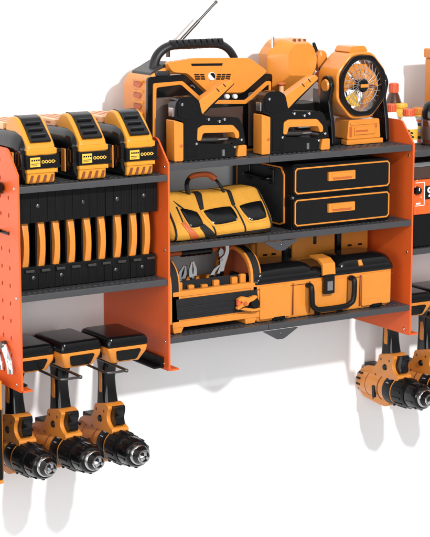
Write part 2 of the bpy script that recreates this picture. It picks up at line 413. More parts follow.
# ------------------------------------------------------------------ slide batteries on the left top shelf
def make_battery(label, group):
    cx, z0 = -137.5, 198.8
    t = thing('battery_pack', label, 'battery', (cx, -66, z0), group)
    mb = MB(); mb.m('black')
    def R(y, hw, zt, rr=9): return [(x, y, z) for x, z in rpoly([(cx - hw + 3, z0), (cx + hw - 3, z0), (cx + hw, z0 + 16), (cx + hw - 1, zt - 10), (cx + hw - 7, zt), (cx - hw + 7, zt), (cx - hw + 1, zt - 10), (cx - hw, z0 + 16)], rr, 4)]
    mb.loft([R(-113, 17, z0 + 38, 6), R(-111, 19.5, z0 + 42, 8), R(-105, 22, z0 + 46), R(-92, 23, z0 + 49), R(-60, 23, z0 + 49), R(-20, 23, z0 + 47), R(-12, 21, z0 + 44)])
    for sgn in (-1, 1):
        for zz in (z0 + 14, z0 + 29): mb.box(cx + sgn * 14, cx + sgn * 21.5, -116, -106, zz, zz + 3.5, 1.2)
        mb.box(cx + sgn * 15, cx + sgn * 20.5, -115.5, -106, z0 + 16, z0 + 30, 2)
    body = mb.build('case', t, sharp=45)
    # yellow hump: front profile in YZ, extruded in X
    hump = [(-116, z0 + .3), (-117, z0 + 11), (-117.5, z0 + 13), (-117.5, z0 + 27), (-118, z0 + 33), (-116, z0 + 38), (-104, z0 + 51), (-94, z0 + 60), (-88, z0 + 62), (-78, z0 + 61), (-72, z0 + 55), (-70, z0 + 46), (-70, z0 + 2)]
    mb = MB(); mb.m('yellow'); mb.prism(rpoly(hump, 3, 3), 'x', cx - 14.5, cx + 14.5, 2.2, 3, ang=.6)
    mb.m('yellow').box(cx - 15.8, cx + 15.8, -118.8, -112, z0 + 28, z0 + 34, 1.6)
    mb.box(cx - 15.8, cx + 15.8, -118.8, -112, z0 + 10.5, z0 + 14.5, 1.4)
    h = mb.build('front_hump', t, sharp=40)
    mb = MB(); mb.m('tool_sh')
    for k in range(4):
        x = cx - 10.5 + k * 7
        mb.prism(rpoly([(x - 2.4, z0 + 1.5), (x + .3, z0 + 1.5), (x + 2.2, z0 + 8.6), (x - .2, z0 + 8.6)], .7, 2), 'y', -117.3, -114)
    build_split(mb, 'vent', h)
    mb = MB(); mb.m('black_m'); mb.box(cx - 16.5, cx + 16.5, -119.2, -112, z0 + 14.9, z0 + 27.6, 1); lb = mb.build('label_band', h)
    mb = MB(); mb.m('label_y'); mb.box(cx - 13, cx - 2.5, -119.8, -119, z0 + 16.8, z0 + 25.8, .2)
    mb.m('black_m')
    for k in range(4): mb.box(cx - 11.8 + k * 2.35, cx - 10.3 + k * 2.35, -120.05, -119.7, z0 + 22.4, z0 + 23.9)
    mb.box(cx - 12, cx - 3.6, -120.05, -119.7, z0 + 19.6, z0 + 20.1); mb.box(cx - 12, cx - 6, -120.05, -119.7, z0 + 18.1, z0 + 18.5)
    mb.m('label_y')
    for k in range(4):
        mb.ring((cx + .6 + k * 3.5, -119.4, z0 + 21.2), (0, 1, 0), 1.25, .4, 14, 6); mb.box(cx + 1.9 + k * 3.5, cx + 2.9 + k * 3.5, -119.6, -119.1, z0 + 20.9, z0 + 21.6)
    mb.build('label', lb)
    # latch button on the sloping top
    mb = MB(); mb.m('black')
    lat = [(-116.6, z0 + 39), (-117.4, z0 + 41), (-105, z0 + 51.6), (-94.6, z0 + 60.8), (-88, z0 + 62.8), (-81, z0 + 62.4), (-81, z0 + 58), (-108, z0 + 44)]
    mb.prism(rpoly(lat, 1.5, 2), 'x', cx - 10.5, cx + 10.5, 1.2, 2, ang=.6); la = mb.build('latch', t, sharp=40)
    mb = MB(); mb.m('dgrey')
    for k, (y, z) in enumerate(((-112.5, 45.8), (-106.5, 50.8), (-100.5, 56.2))):
        mb.X = Matrix.Translation((cx, y, z0 + z)) @ Matrix.Rotation(math.radians(-41), 4, 'X'); mb.box(-7.5, 7.5, -2.2, 1.6, -.8, .55, .4)
    mb.X = None; mb.build('latch_rib', la)
    # pale terminal block behind the hump
    mb = MB(); mb.m('pale'); mb.box(cx - 15, cx + 15, -66, -14, z0 + 44, z0 + 54, 1.6); tb = mb.build('terminal_block', t)
    mb = MB(); mb.m('tool_dk')
    for k in range(3):
        mb.box(cx - 15.4, cx - 14, -58 + k * 13, -49 + k * 13, z0 + 49.5, z0 + 51.5); mb.box(cx - 9 + k * 7, cx - 6 + k * 7, -60, -22, z0 + 53.6, z0 + 54.3)
    mb.build('terminal_slot', tb)
    mb = MB(); mb.m('tool'); mb.box(cx + 22.3, cx + 23.8, -104, -96, z0 + 8, z0 + 30, .5); mb.box(cx - 23.8, cx - 22.3, -104, -96, z0 + 8, z0 + 30, .5); build_split(mb, 'side_stripe', body)
    return t
GB = 'battery packs on the left shelf'
b1 = make_battery('yellow and black battery pack against the perforated left side panel', GB)
dup(b1, (55, 0, 0), 'middle battery pack of the three yellow and black ones on the left shelf', GB)
dup(b1, (107, 0, 0), 'yellow and black battery pack closest to the big radio', GB)

# ------------------------------------------------------------------ slim case holder below
t = thing('case_holder', 'black holder rails gripping nine slim cases on the lower left shelf', 'tool holder', (-80, -60, 94.6))
mb = MB(); mb.m('black_m')
for a, b in ((-157, -116), (-115.5, -63), (-62.5, -34), (-33.5, -5)): mb.box(a, b, -105, -96, 160, 190.5, 1)
for x in range(-153, -8, 9): mb.box(x, x + 1.6, -105.7, -104.5, 161.5, 189, .4)
mb.box(-157, -5, -95.8, -14, 175, 190.5, .6); tr = mb.build('top_rail', t)
mb = MB(); [bolt(mb, (x, -105, z), (0, -1, 0), 2.2, 'dsteel') for x, z in ((-50, 176), (-20, 177), (-88, 176), (-136, 176))]; build_split(mb, 'bolt', tr)
mb = MB(); mb.m('black_m')
for a, b in ((-157, -116), (-115.5, -63), (-62.5, -34), (-33.5, -5)): mb.box(a, b, -101, -92, 95, 117, 1)
for x in range(-153, -8, 9): mb.box(x, x + 1.6, -101.7, -100.5, 96, 110, .4)
mb.box(-157, -5, -91.8, -14, 95, 100, .6); br = mb.build('bottom_rail', t)
mb = MB(); [bolt(mb, (x, -101, z), (0, -1, 0), 2.2, 'dsteel') for x, z in ((-50, 105), (-20, 105), (-110, 106), (-140, 106))]; build_split(mb, 'bolt', br)
mb = MB(); mb.m('black_m'); mb.box(-157, -5, -14, -10, 95, 190, .5); mb.build('back_plate', t)
words = ['nearest the perforated panel', 'second from the perforated panel', 'third from the perforated panel', 'fourth from the perforated panel', 'exactly in the middle of the nine',
         'fourth from the plain orange panel', 'third from the plain orange panel', 'second from the plain orange panel', 'nearest the plain orange panel']
first = None
for i in range(9):
    x = -147.3 + i * 16.75
    lab = 'slim black case with curved orange edge, ' + words[i]
    if first is None:
        c = first = thing('slim_case', lab, 'tool case', (x, -60, 101), 'slim cases in the black holder')
        mb = MB(); mb.m('black'); mb.box(x - 5, x + 6.5, -96, -16, 101.5, 174, 1.2); mb.build('shell', c)
        mb = MB(); mb.m('tool'); rings = []
        for k in range(13):
            u = k / 12; z = 113 + u * 50; bow = 5.0 * math.sin(PI * u); hw = 3.0 + .5 * abs(2 * u - 1)
            rings.append([(x + a, y, z) for a, y in rpoly(rect(-hw, hw, -97.5 - bow, -92), 1.2, 2)])
        mb.loft(rings); mb.build('edge_strip', c, sharp=45)
        mb = MB(); mb.m('dsteel'); mb.box(x - 2, x + 7, -104, -101.2, 112, 114.5, .5); mb.build('clip', c)
    else:
        q_ = dup(first, (i * 16.75 + random.uniform(-.5, .5), random.uniform(-1.2, .8), 0), lab); q_.rotation_euler.y = math.radians(random.uniform(-.9, .9))

# ------------------------------------------------------------------ radio
YR = -70
P3 = lambda x, y, yy=YR: FP(110 + x / 2.53, y / 2.53, yy)
t = thing('jobsite_radio', 'large orange and black jobsite radio with carry handle and antenna', 'radio', (78, -45, 208.6))
Z0 = 208.8
body = [(4, Z0), (3, 282), (9, 291), (28, 299), (126, 296), (147, 279), (152, 270), (153, Z0)]
mb = MB(); mb.m('tool'); mb.prism(rpoly(body, [3, 6, 6, 6, 6, 6, 6, 3], 4), 'y', YR, -24, 2.5, 3, ang=.5); bd = mb.build('cabinet', t, sharp=40)
mb = MB(); mb.m('tool_dk')
for k in range(4): mb.prism(rpoly([(-62, 283 - k * 11), (-46, 284 - k * 11), (-46, 279 - k * 11), (-58, 278 - k * 11)], 1.5, 2), 'x', 2.2, 4.5, .3)
for k in range(4): mb.m('tool').box(1.0, 3.6, -64, -45, 284.5 - k * 11, 287 - k * 11, .8)
build_split(mb, 'side_vent', bd)
# black front frame
mb = MB(); mb.m('black')
o1 = [P3(*p) for p in [(92, 195), (185, 187), (238, 237), (330, 237), (383, 186), (407, 186), (404, 385), (90, 395)]]
mb.prism(rpoly(o1, 3, 3), 'y', YR - 3.2, YR + .5, 1.0); fr = mb.build('front_frame', t)
mb = MB(); mb.m('tool')
o2 = [P3(*p) for p in [(104, 210), (178, 204), (232, 252), (336, 252), (390, 204), (402, 204), (400, 380), (102, 390)]]
i2 = [P3(*p) for p in [(112, 221), (174, 213), (228, 262), (340, 262), (393, 214), (396, 214), (394, 374), (110, 382)]]
mb.prism(rpoly(o2, 2, 2), 'y', YR - 4.6, YR - 3, .4, holes=[rpoly(i2, 2, 2)]); mb.build('trim_line', fr)
mb = MB(); mb.m('brown')
for cxx, rr in ((27, 21), (131, 17)):
    mb.lathe([(rr - 1, 0), (rr, 1), (rr, 55), (rr - 1, 56)], (cxx, YR + 6, Z0 + 4), (0, 0, 1), 40, sy=.62)
mb.box(48, 116, YR - 3.6, YR - 3, Z0 + 4, 255, .2)
mb.build('speaker_grille', t)
# orange hood with slot and grille
hood = [P3(*p) for p in [(135, 158), (205, 146), (345, 146), (388, 178), (384, 184), (329, 233), (240, 233), (187, 184), (150, 182)]]
mb = MB(); mb.m('tool'); mb.prism(rpoly(hood, 4, 3), 'y', YR - 7, YR + .5, 2.0, 3, ang=.4); hd = mb.build('hood', t)
mb = MB(); mb.m('black_m')
q = [P3(*p, YR - 7) for p in [(205, 161), (285, 160), (283, 166), (207, 167)]]; mb.prism(q, 'y', YR - 7.4, YR - 6.5)
for s0, s1 in ((213, 226), (228, 238), (271, 281), (283, 292), (294, 305)):
    for r_ in range(3):
        k = r_ * 5.4; sl = (3 if s0 < 250 else -3) * r_ * .4
        q = [P3(x, y, YR - 7) for x, y in [(s0 + sl, 187 + k), (s1 + sl, 187 + k), (s1 + sl, 190.6 + k), (s0 + sl, 190.6 + k)]]
        mb.prism(q, 'y', YR - 7.35, YR - 6.5)
mb.build('grille_slot', hd)
c = P3(257, 193, YR - 7)
mb = MB(); mb.m('white'); mb.cyl((c[0], YR - 6.5, c[1]), (c[0], YR - 8.2, c[1]), 4.3, 4.0, 28)
mb.m('black_m'); 
mb.prism([(c[0] + 3.6 * math.cos(a), c[1] + 3.6 * math.sin(a)) for a in [PI / 4 - PI * k / 12 for k in range(-6, 7)]][::-1], 'y', YR - 8.5, YR - 8.0); mb.build('round_badge', hd)
mb = MB(); mb.m('chrome')
for x, y in ((290, 243), (310, 243)):
    c = P3(x, y); mb.m('white').cyl((c[0], YR - 3, c[1]), (c[0], YR - 6.5, c[1]), 2.6, 2.3, 18, .4)
mb.m('chrome')
for a, b in (((150, 190), (176, 188)), ((338, 226), (352, 212)), ((362, 202), (376, 188)), ((206, 216), (212, 222))):
    p, q = P3(*a, YR - 3.2), P3(*b, YR - 3.2); mb.tube([(p[0], YR - 4.2, p[1]), (q[0], YR - 4.2, q[1])], 1.1, 8)
build_split(mb, 'control_knob', fr)
# grey shoulders and handle
mb = MB(); mb.m('dgrey')
for x0, x1, za, zb in ((10, 32, 289, 300), (122, 144, 297, 283)):
    mb.prism(rpoly([(x0, za), (x1, zb), (x1, zb + 4), (x0, za + 4)] , 1.5, 3), 'y', YR + 3, -30, 1.2)
mb.box(14, 30, YR - 2, YR + 2, 290, 295, 1.5)
build_split(mb, 'shoulder_plate', t)
mb = MB(); mb.m('rubber')
yh = -55
path = [(21, yh, 292), (21.5, yh, 301), (26, yh, 310), (35, yh, 316.5), (47, yh, 319), (74, yh, 319.5), (95, yh, 318.5), (106, yh, 315), (114, yh, 308), (120, yh, 297), (122, yh, 288)]
def smooth(path, n=5):
    P = [Vector(p) for p in path]; out = []
    for i in range(len(P) - 1):
        a, b, c, d = P[max(i - 1, 0)], P[i], P[i + 1], P[min(i + 2, len(P) - 1)]
        for k in range(n):
            u = k / n; out.append(.5 * ((2 * b) + (c - a) * u + (2 * a - 5 * b + 4 * c - d) * u * u + (3 * b - a - 3 * c + d) * u ** 3))
    out.append(P[-1]); return out
mb.tube(smooth(path), 3.8, 14, sq=1.3); hn = mb.build('carry_handle', t, sharp=60)
mb = MB(); mb.m('rubber')
for k in range(9): mb.tube([(40 + k * 7, yh, 319.2), (45 + k * 7, yh, 319.3)], 4.4, 14, sq=1.3)
mb.build('grip_sleeve', hn)
mb = MB(); mb.m('dsteel')
a0 = Vector((at(168, 57, 1, -34))); a1 = Vector(at(181, 40, 1, -34)); a2 = Vector(at(216, 2, 1, -34))
mb.cyl(a0, (a0.x, a0.y, a0.z + 10), 2.2); mb.cyl((a0.x, a0.y, a0.z + 10), a1, 1.9); mb.cyl(a1, a1.lerp(a2, .5), 1.9, 1.9, 14); mb.cyl(a1.lerp(a2, .5), a2, 1.4, 1.4, 14); mb.ell(a2, 1.8, 1.8, 1.8, 12)
mb.build('antenna', t)

# ------------------------------------------------------------------ staple guns
def make_stapler(label, group):
    Y0, Y1 = -111, -97
    K = lambda x, y: FP(150 + x / 3.909, 60 + y / 3.909, -111)
    t = thing('staple_gun', label, 'staple gun', (48, -104, 208.6), group)
    zb = 208.8
    out = [K(99, 172), K(116, 146), K(168, 140), K(192, 158), K(204, 214), K(236, 222), K(348, 224), K(364, 262), K(374, 330)]
    out += [(K(374, 330)[0], zb + 13), (K(338, 330)[0], zb + 12), (K(335, 300)[0] - 1, zb), (K(131, 300)[0], zb), K(130, 242), K(98, 230)]
    hole = [K(188, 276), K(205, 264), K(318, 262), K(338, 282), K(340, 306), K(326, 328), K(192, 326)]
    mb = MB(); mb.m('black'); mb.prism(rpoly(out, [3, 6, 6, 3, 3, 1, 4, 3, 2, 1, 1, 1, 1, 1, 1], 3), 'y', Y0, Y1, .9, 2, holes=[rpoly(hole, 2.5, 3)], ang=.6)
    b = mb.build('body', t, sharp=40)
    mb = MB(); mb.m('black_m'); mb.prism(rpoly([K(106, 182), K(118, 162), K(160, 156), K(180, 168), K(190, 222), K(150, 236), K(108, 222)], 2.5, 3), 'y', Y0 - .9, Y0 + .5, .4)
    mb.box(K(140, 300)[0], K(185, 300)[0], Y0 - .7, Y0 + .5, zb + 3, K(150, 250)[1], .4); mb.build('side_plate', b)
    mb = MB(); mb.m('tool'); lx = K(93, 240)[0]
    mb.prism(rpoly([(lx, zb), (K(130, 300)[0] - .2, zb), K(129.4, 246), (lx, K(93, 235)[1])], 1.2, 2), 'y', Y0 - .8, Y1 + 1, 1.0, 2); mb.build('front_cover', t)
    mb = MB(); mb.m('steel'); mb.box(lx + .3, K(103, 200)[0], Y0 + 3, Y1 - 3, K(98, 229)[1] + 1, K(98, 188)[1], .8); mb.build('nose_plate', t)
    mb = MB(); mb.m('tool')
    tr_o = [K(182, 316), K(184, 268), K(204, 255), K(322, 253), K(346, 280), K(347, 304), K(334, 308), K(326, 282), K(205, 286), K(197, 316)]
    mb.prism(rpoly(tr_o, 2.0, 3), 'y', Y0 - 1.4, Y1 + 1.4, .7, 2, ang=.6); mb.build('grip_trim', t)
    mb = MB(); mb.m('dsteel'); a = K(204, 316); c = K(275, 314); mb.cyl((a[0], -104, a[1]), (c[0], -104, c[1]), 3.2, 3.2, 18, .4); mb.m('steel').cyl((c[0], -104, c[1]), (c[0] + 12, -104, c[1]), 1.6); mb.build('spring_tube', t)
    mb = MB(); mb.m('tool')
    lev = [K(184, 168), K(300, 86), K(322, 76), K(331, 92), K(240, 178), K(214, 206), K(202, 218), K(194, 186)]
    mb.prism(rpoly(lev, 1.5, 2), 'y', Y0 + .8, Y1 - 1, 1.0, 2); lv = mb.build('squeeze_lever', t)
    mb = MB(); mb.m('black_m'); mb.prism(rpoly([K(326, 94), K(335, 92), K(246, 182), K(218, 210), K(212, 204), K(238, 176)], .8, 2), 'y', Y0 + 1.4, Y1 - 1.6, .4)
    for a, b_ in (((262, 112), (272, 124)), ((288, 94), (297, 105))):
        p, q = K(*a), K(*b_); mb.tube([(p[0], Y0 + .7, p[1]), (q[0], Y0 + .7, q[1])], .5, 6)
    mb.build('lever_edge', lv)
    mb = MB(); mb.m('tool'); x0, x1 = K(338, 340)[0] + .4, K(377, 340)[0]
    mb.prism(rpoly([(x0, zb), (x1, zb), (x1, zb + 11.6), (x0 + 2, zb + 11.4)], 1.4, 2), 'y', Y0 - .6, Y1 + .6, .8); mb.build('heel', t)
    mb = MB()
    for x, y in ((124, 174), (180, 328), (270, 240), (290, 232), (330, 340), (356, 312), (228, 232)):
        p = K(x, y); bolt(mb, (p[0], Y0 - 1, p[1]), (0, -1, 0), 1.5, 'chrome', 1.0)
    mb.m('steel'); mb.box(K(282, 0)[0], K(291, 0)[0], Y0 - 1, Y0, zb + 2, zb + 8.5, .3)
    p = K(120, 335); bolt(mb, (p[0], Y0 - .8, p[1]), (0, -1, 0), 1.8, 'tool_dk', .8); build_split(mb, 'bolt', b)
    return t
s1 = make_stapler('black and orange staple gun standing in front of the big radio', 'staple guns on the top shelf')
dup(s1, (103, 0, 0), 'black and orange staple gun standing between the radio and the fan', 'staple guns on the top shelf')

# ------------------------------------------------------------------ rounded work light behind
t = thing('work_light', 'rounded orange work light housing with vent slots behind the second staple gun', 'work light', (203, -45, 208.6))
yb = -46
B6 = lambda x, y, yy=yb: FP(260 + x / 5.375, 30 + y / 5.375, yy)
sil = [B6(55, 330), B6(45, 250), B6(42, 130), B6(85, 70), B6(110, 48), B6(240, 42), B6(275, 85), B6(300, 180), B6(285, 270), B6(250, 330)]
base = rpoly(sil, 5, 2); cxm = sum(p[0] for p in base) / len(base); czm = sum(p[1] for p in base) / len(base)
mb = MB(); mb.m('tool'); rings = []
for y, k, dx in ((yb - 13, .60, 5), (yb - 10, .70, 4), (yb - 1, .95, .5), (yb + 2, 1.0, 0), (yb + 18, 1.0, 0), (yb + 27, .8, 0)):
    rings.append([(cxm + dx + (x - cxm) * k, y, czm + dx + (z - czm) * k) for x, z in base])
mb.loft(rings); hs = mb.build('housing', t, sharp=22)
mb = MB(); mb.m('tool_sh')
for k in range(3):
    p = B6(165 + k * 27, 58, yb); mb.X = Matrix.Translation((p[0], yb - 4, p[1] - 1)) @ Matrix.Rotation(.35, 4, 'Y') @ Matrix.Rotation(-.5, 4, 'X'); mb.box(-1.1, 1.1, -4, 5, -5, 2.2, .5)
mb.X = None; mb.build('vent_slot', hs)
mb = MB(); mb.m('steel'); p = B6(74, 100); q = B6(74, 36); mb.cyl((p[0], yb + 2, p[1]), (q[0], yb + 2, q[1]), 1.9, 1.7, 16); mb.build('post', t)
mb = MB(); mb.m('black_m'); p, q = B6(305, 130, yb + 8), B6(288, 68, yb + 8); mb.tube([(p[0], yb + 8, p[1]), (q[0], yb + 8, q[1])], [3, 1.6], 10); mb.build('lever_tip', t)
mb = MB(); mb.m('tool'); p = B6(325, 165, yb + 4); mb.lathe([(6, -6), (9, -4), (9.5, 4), (6, 6)], (p[0], yb + 4, p[1]), (0, 1, 0), 24, sx=.75, sy=1.25); 
p = B6(320, 210, yb); mb.m('black'); mb.cyl((p[0], yb - 4, p[1]), (p[0], yb - 9, p[1]), 3.4); mb.m('steel').cyl((p[0], yb - 9, p[1]), (p[0], yb - 10.5, p[1]), 1.6); p = B6(318, 250, yb); mb.m('tool_dk').ell((p[0], yb - 2, p[1]), 6, 6, 7); mb.build('side_pivot', t)
mb = MB(); mb.m('dgrey'); mb.box(182, 224, yb - 6, yb + 18, 208.8, 240, 2); mb.m('black_m').box(178, 226, yb - 10, yb + 22, 240.1, 252, 3)
mb.m('grey').box(226.5, 238, yb - 14, yb + 6, 208.8, 266, 1.5); mb.m('grey').box(195, 222, yb - 14, yb - 6.2, 226, 232, 1); mb.m('steel').cyl((213, yb - 14, 234), (213, yb - 14, 244), 4.2, 3.6, 18, .5)
mb.build('stand', t)
mb = MB(); mb.m('tool_dk'); p = B6(115, 290, yb - 14); mb.ell((p[0], yb - 14, p[1]), 5.5, 4.5, 2.2); mb.m('pale').cyl((p[0], yb - 14, p[1] - 12), (p[0], yb - 14, p[1]), 2.4); mb.build('button', t)

# ------------------------------------------------------------------ fan
t = thing('jobsite_fan', 'orange octagonal fan on black yoke with chrome guard', 'fan', (253, -70, 208.6))
fc = Vector((254, -90, 271))
mb = MB(); mb.m('tool')
def octa(rx, rz, c=.42): return [(fc.x + sx_ * a, fc.z + sz_ * b) for sx_, sz_, a, b in ((-1, -1, rx * c, rz), (1, -1, rx * c, rz), (1, -1, rx, rz * c), (1, 1, rx, rz * c), (1, 1, rx * c, rz), (-1, 1, rx * c, rz), (-1, 1, rx, rz * c), (-1, -1, rx, rz * c))]
mb.prism(rpoly(octa(32, 35), 6, 4), 'y', -91, -56, 2.2, 3, holes=[circ(fc.x, fc.z, 29.3, 32, 40)], ang=.6)
mb.prism(rpoly([(fc.x - 13, fc.z + 34.6), (fc.x + 13, fc.z + 34.6), (fc.x + 9, fc.z + 41), (fc.x - 9, fc.z + 41)], 2, 3), 'y', -84, -58, 1.5)
hs = mb.build('housing', t, sharp=40)
mb = MB(); mb.m('black'); mb.prism(rpoly(octa(29.5, 32), 6, 4), 'y', -94, -84, 1.2, 2, holes=[circ(fc.x, fc.z, 24.8, 27.4, 40)], ang=.6); mb.build('front_bezel', t, sharp=40)
mb = MB(); mb.m('grey')
for k in range(26):
    a = 2 * PI * k / 26; a2 = a + .25
    mb.tube([(fc.x + 7 * math.cos(a), -93, fc.z + 7 * math.sin(a)), (fc.x + 17 * math.cos(a + .13), -94.5, fc.z + 17.5 * math.sin(a + .13)), (fc.x + 25 * math.cos(a2), -91, fc.z + 27 * math.sin(a2))], .28, 5)
for R_ in (7, 13, 19): mb.ring((fc.x, -93.8, fc.z), (0, 1, 0), R_, .3, 40, 6)
mb.build('guard', t)
for k in range(5):
    a0 = 2 * PI * k / 5 + .5; mb = MB(); mb.m('tool'); rings = []
    for u in (0, .25, .5, .75, 1):
        r = 5 + 18.5 * u; w = .34 + .26 * u; 
        rings.append([(fc.x + r * math.cos(a0 + q), -86 + 4 * q / w * .6 + dy, fc.z + r * math.sin(a0 + q)) for q, dy in ((-w, 0), (0, -.8), (w, 0), (w, 1), (0, .4), (-w, 1))])
    mb.loft(rings); bl = mb.build('blade', t, sharp=60)
    if k == 3: bl.data.materials[0] = M['label_y']; bl['label'] = 'bright yellow fan blade'
mb = MB(); mb.m('black'); mb.lathe([(7, 0), (7, 3), (5.5, 4.5), (.05, 4.8)], (fc.x, -91, fc.z), (0, -1, 0), 28); mb.cyl((fc.x, -74, fc.z), (fc.x, -90, fc.z), 6); mb.m('tool').box(fc.x - 5, fc.x + 5, -96.6, -95.6, fc.z - 1.8, fc.z + 1.8, .3); mb.build('hub', t)
mb = MB(); mb.m('dgrey')
for k in range(4):
    a = 2 * PI * k / 4 + .4; mb.tube([(fc.x + 5 * math.cos(a), -57, fc.z + 5 * math.sin(a)), (fc.x + 27.5 * math.cos(a), -57, fc.z + 28 * math.sin(a))], .8, 6)
for R_ in (6, 24): mb.ring((fc.x, -57, fc.z), (0, 1, 0), R_, .4, 36, 5)
mb.build('rear_guard', t)
for sgn in (-1, 1):
    mb = MB(); mb.m('black')
    xa, xb = fc.x + sgn * 33.2, fc.x + sgn * 38.0
    pr = [(-84, 282), (-74, 282), (-69, 275), (-69, 262), (-66, 240), (-64, 209), (-92, 209), (-90, 232), (-84, 256), (-89, 272)]
    mb.prism(rpoly(pr, 4, 4), 'x', xa, xb, 1.6, 3, ang=.5); ar = mb.build('yoke_arm', t, sharp=40)
    mb = MB(); mb.m('tool'); mb.cyl((xb - sgn * .5, -79, 272), (xb + sgn * 2.2, -79, 272), 6.6, 6.0, 28, .6); mb.build('pivot_cap', ar)
mb = MB(); mb.m('black_m'); mb.box(fc.x - 33, fc.x + 33, -81.8, -66.5, 208.8, 214, 1.2); mb.build('yoke_base', t)
mb = MB(); mb.m('tool'); mb.prism(rpoly([(fc.x - 18, 214.4), (fc.x + 26, 214.4), (fc.x + 24, 235), (fc.x - 16, 235)], 2, 3), 'y', -91, -66, 1.6, 3)
mb.box(fc.x - 20, fc.x + 28, -93.5, -82.4, 208.9, 214.2, 1.2)
bb = mb.build('battery_base', t)
mb = MB(); mb.m('tool'); mb.box(fc.x - 9, fc.x + 18, -92.6, -90.5, 219, 227, .8); mb.box(fc.x - 14, fc.x + 22, -92.2, -90.5, 229.5, 232, .6); mb.m('tool_dk').box(fc.x - 8, fc.x + 8, -92.9, -92.2, 222, 224, .2); bolt(mb, (fc.x + 19, -91, 227), (0, -1, 0), 2, 'tool_dk'); mb.m('tool_dk').box(fc.x - 15, fc.x - 12, -91.5, -90.5, 217, 228, .3); mb.build('latch_panel', bb)

# ------------------------------------------------------------------ middle shelf: bag
t = thing('tool_bag', 'soft yellow tool duffel with black pockets and looped handle', 'bag', (70, -75, 127.6))
zf = 127.9
def bag_sec(u):
    # u 0..1 along X; closed YZ ring
    X = 8 + 124 * u
    e = min(1, math.sin(PI * min(max(u, .0), 1.0)) * 3.2); e = .88 + .12 * e ** .6
    top = 44.5 * (1 - .05 * math.sin(PI * u) ** 2) * e
    pr = [(-110, 1), (-113.5, 7), (-109, 16), (-84, top + .5), (-56, top), (-45, top - 7), (-42, top * .5), (-42, 6), (-46, 0), (-76, 0), (-106, 0)]
    wob = .6 * math.sin(u * 17) + .4 * math.sin(u * 41 + 1)
    return X, [(-76 + (y + 76) * e + (wob * .5 if z > 4 else 0), max(0, z + (wob * .6 if z > 12 else 0))) for y, z in rpoly(pr, 4, 3)]
mb = MB(); mb.m('bag'); rings = []
us = [0, .008, .02, .05] + [.05 + .9 * k / 30 for k in range(1, 31)] + [.98, .992, 1]
for u in us:
    X, r = bag_sec(u)
    k = 1.0
    if u < .03: k = .86 + .14 * (u / .03)
    if u > .97: k = .86 + .14 * ((1 - u) / .03)
    rings.append([(X, -76 + (y + 76) * k, zf + 25 + (z - 25) * k if z > .1 else zf + 25 * (1 - k) * .2) for y, z in r])
mb.loft(rings); bag = mb.build('bag_body', t, sharp=70)
def bag_front(X, z):                                     # y of the bag's front surface at (X, height above shelf)
    u = min(max((X - 8) / 124, 0), 1); ring = [q for q in bag_sec(u)[1]]
    best = 0
    n = len(ring)
    for i in range(n):
        (y0, z0), (y1, z1) = ring[i - 1], ring[i]
        if (z0 - z) * (z1 - z) <= 0 and abs(z1 - z0) > 1e-6:
            y = y0 + (y1 - y0) * (z - z0) / (z1 - z0); best = min(best, y)
    return best if best < 0 else -76
def fpt(X, z, off=0):
    y = bag_front(X, z); d = bag_front(X, z + 1.5) - bag_front(X, z - 1.5) if 2 < z < 40 else 1.2
    n = Vector((-3, d)).normalized(); return (X, y + n.x * off, zf + z + n.y * off)
def PX(px, py):                                          # photo point -> (X, height) on the bag front
    y = -100.0
    for _ in range(30):
        X, z = FP(px, py, y); y = .5 * y + .5 * bag_front(X, min(max(z - zf, 1), 43))
    X, z = FP(px, py, y); return (X, min(max(z - zf, .5), 43.5))
def patch(mb, quad, off=1.2, thick=1.6, nu=14, nv=10, bulge=1.5, rnd=0.0):
    bl, br_, tr_, tl = [Vector(q) for q in quad]; G = []; H = []
    for i in range(nu + 1):
        ra = []; rb = []
        for j in range(nv + 1):
            a, b = i / nu, j / nv
            A_, B_ = 2 * a - 1, 2 * b - 1
            if rnd:                                      # squeeze the square towards a rounded square
                k = 1 - rnd * (A_ * A_ * B_ * B_); A_ *= k; B_ *= k
            cu = 1 - abs(2 * a - 1) ** 6; cv = 1 - abs(2 * b - 1) ** 6
            a, b = (A_ + 1) / 2, (B_ + 1) / 2
            p = (bl.lerp(br_, a)).lerp(tl.lerp(tr_, a), b)
            ra.append(Vector(fpt(p.x, p.y, off + bulge * (cu * cv) ** .5))); rb.append(Vector(fpt(p.x, p.y, off - thick - 1)))
        G.append(ra); H.append(rb)
    t_ = bmesh.new(); A = [[t_.verts.new(p) for p in r] for r in G]; B = [[t_.verts.new(p) for p in r] for r in H]
    for i in range(nu):
        for j in range(nv):
            t_.faces.new((A[i][j], A[i + 1][j], A[i + 1][j + 1], A[i][j + 1])); t_.faces.new((B[i][j], B[i][j + 1], B[i + 1][j + 1], B[i + 1][j]))
    for i in range(nu):
        t_.faces.new((A[i][0], B[i][0], B[i + 1][0], A[i + 1][0])); t_.faces.new((A[i][nv], A[i + 1][nv], B[i + 1][nv], B[i][nv]))
    for j in range(nv):
        t_.faces.new((A[0][j], A[0][j + 1], B[0][j + 1], B[0][j])); t_.faces.new((A[nu][j], B[nu][j], B[nu][j + 1], A[nu][j + 1]))
    mb.merge(t_)
Q = lambda *pts: [Vector(PX(*p)) for p in pts]
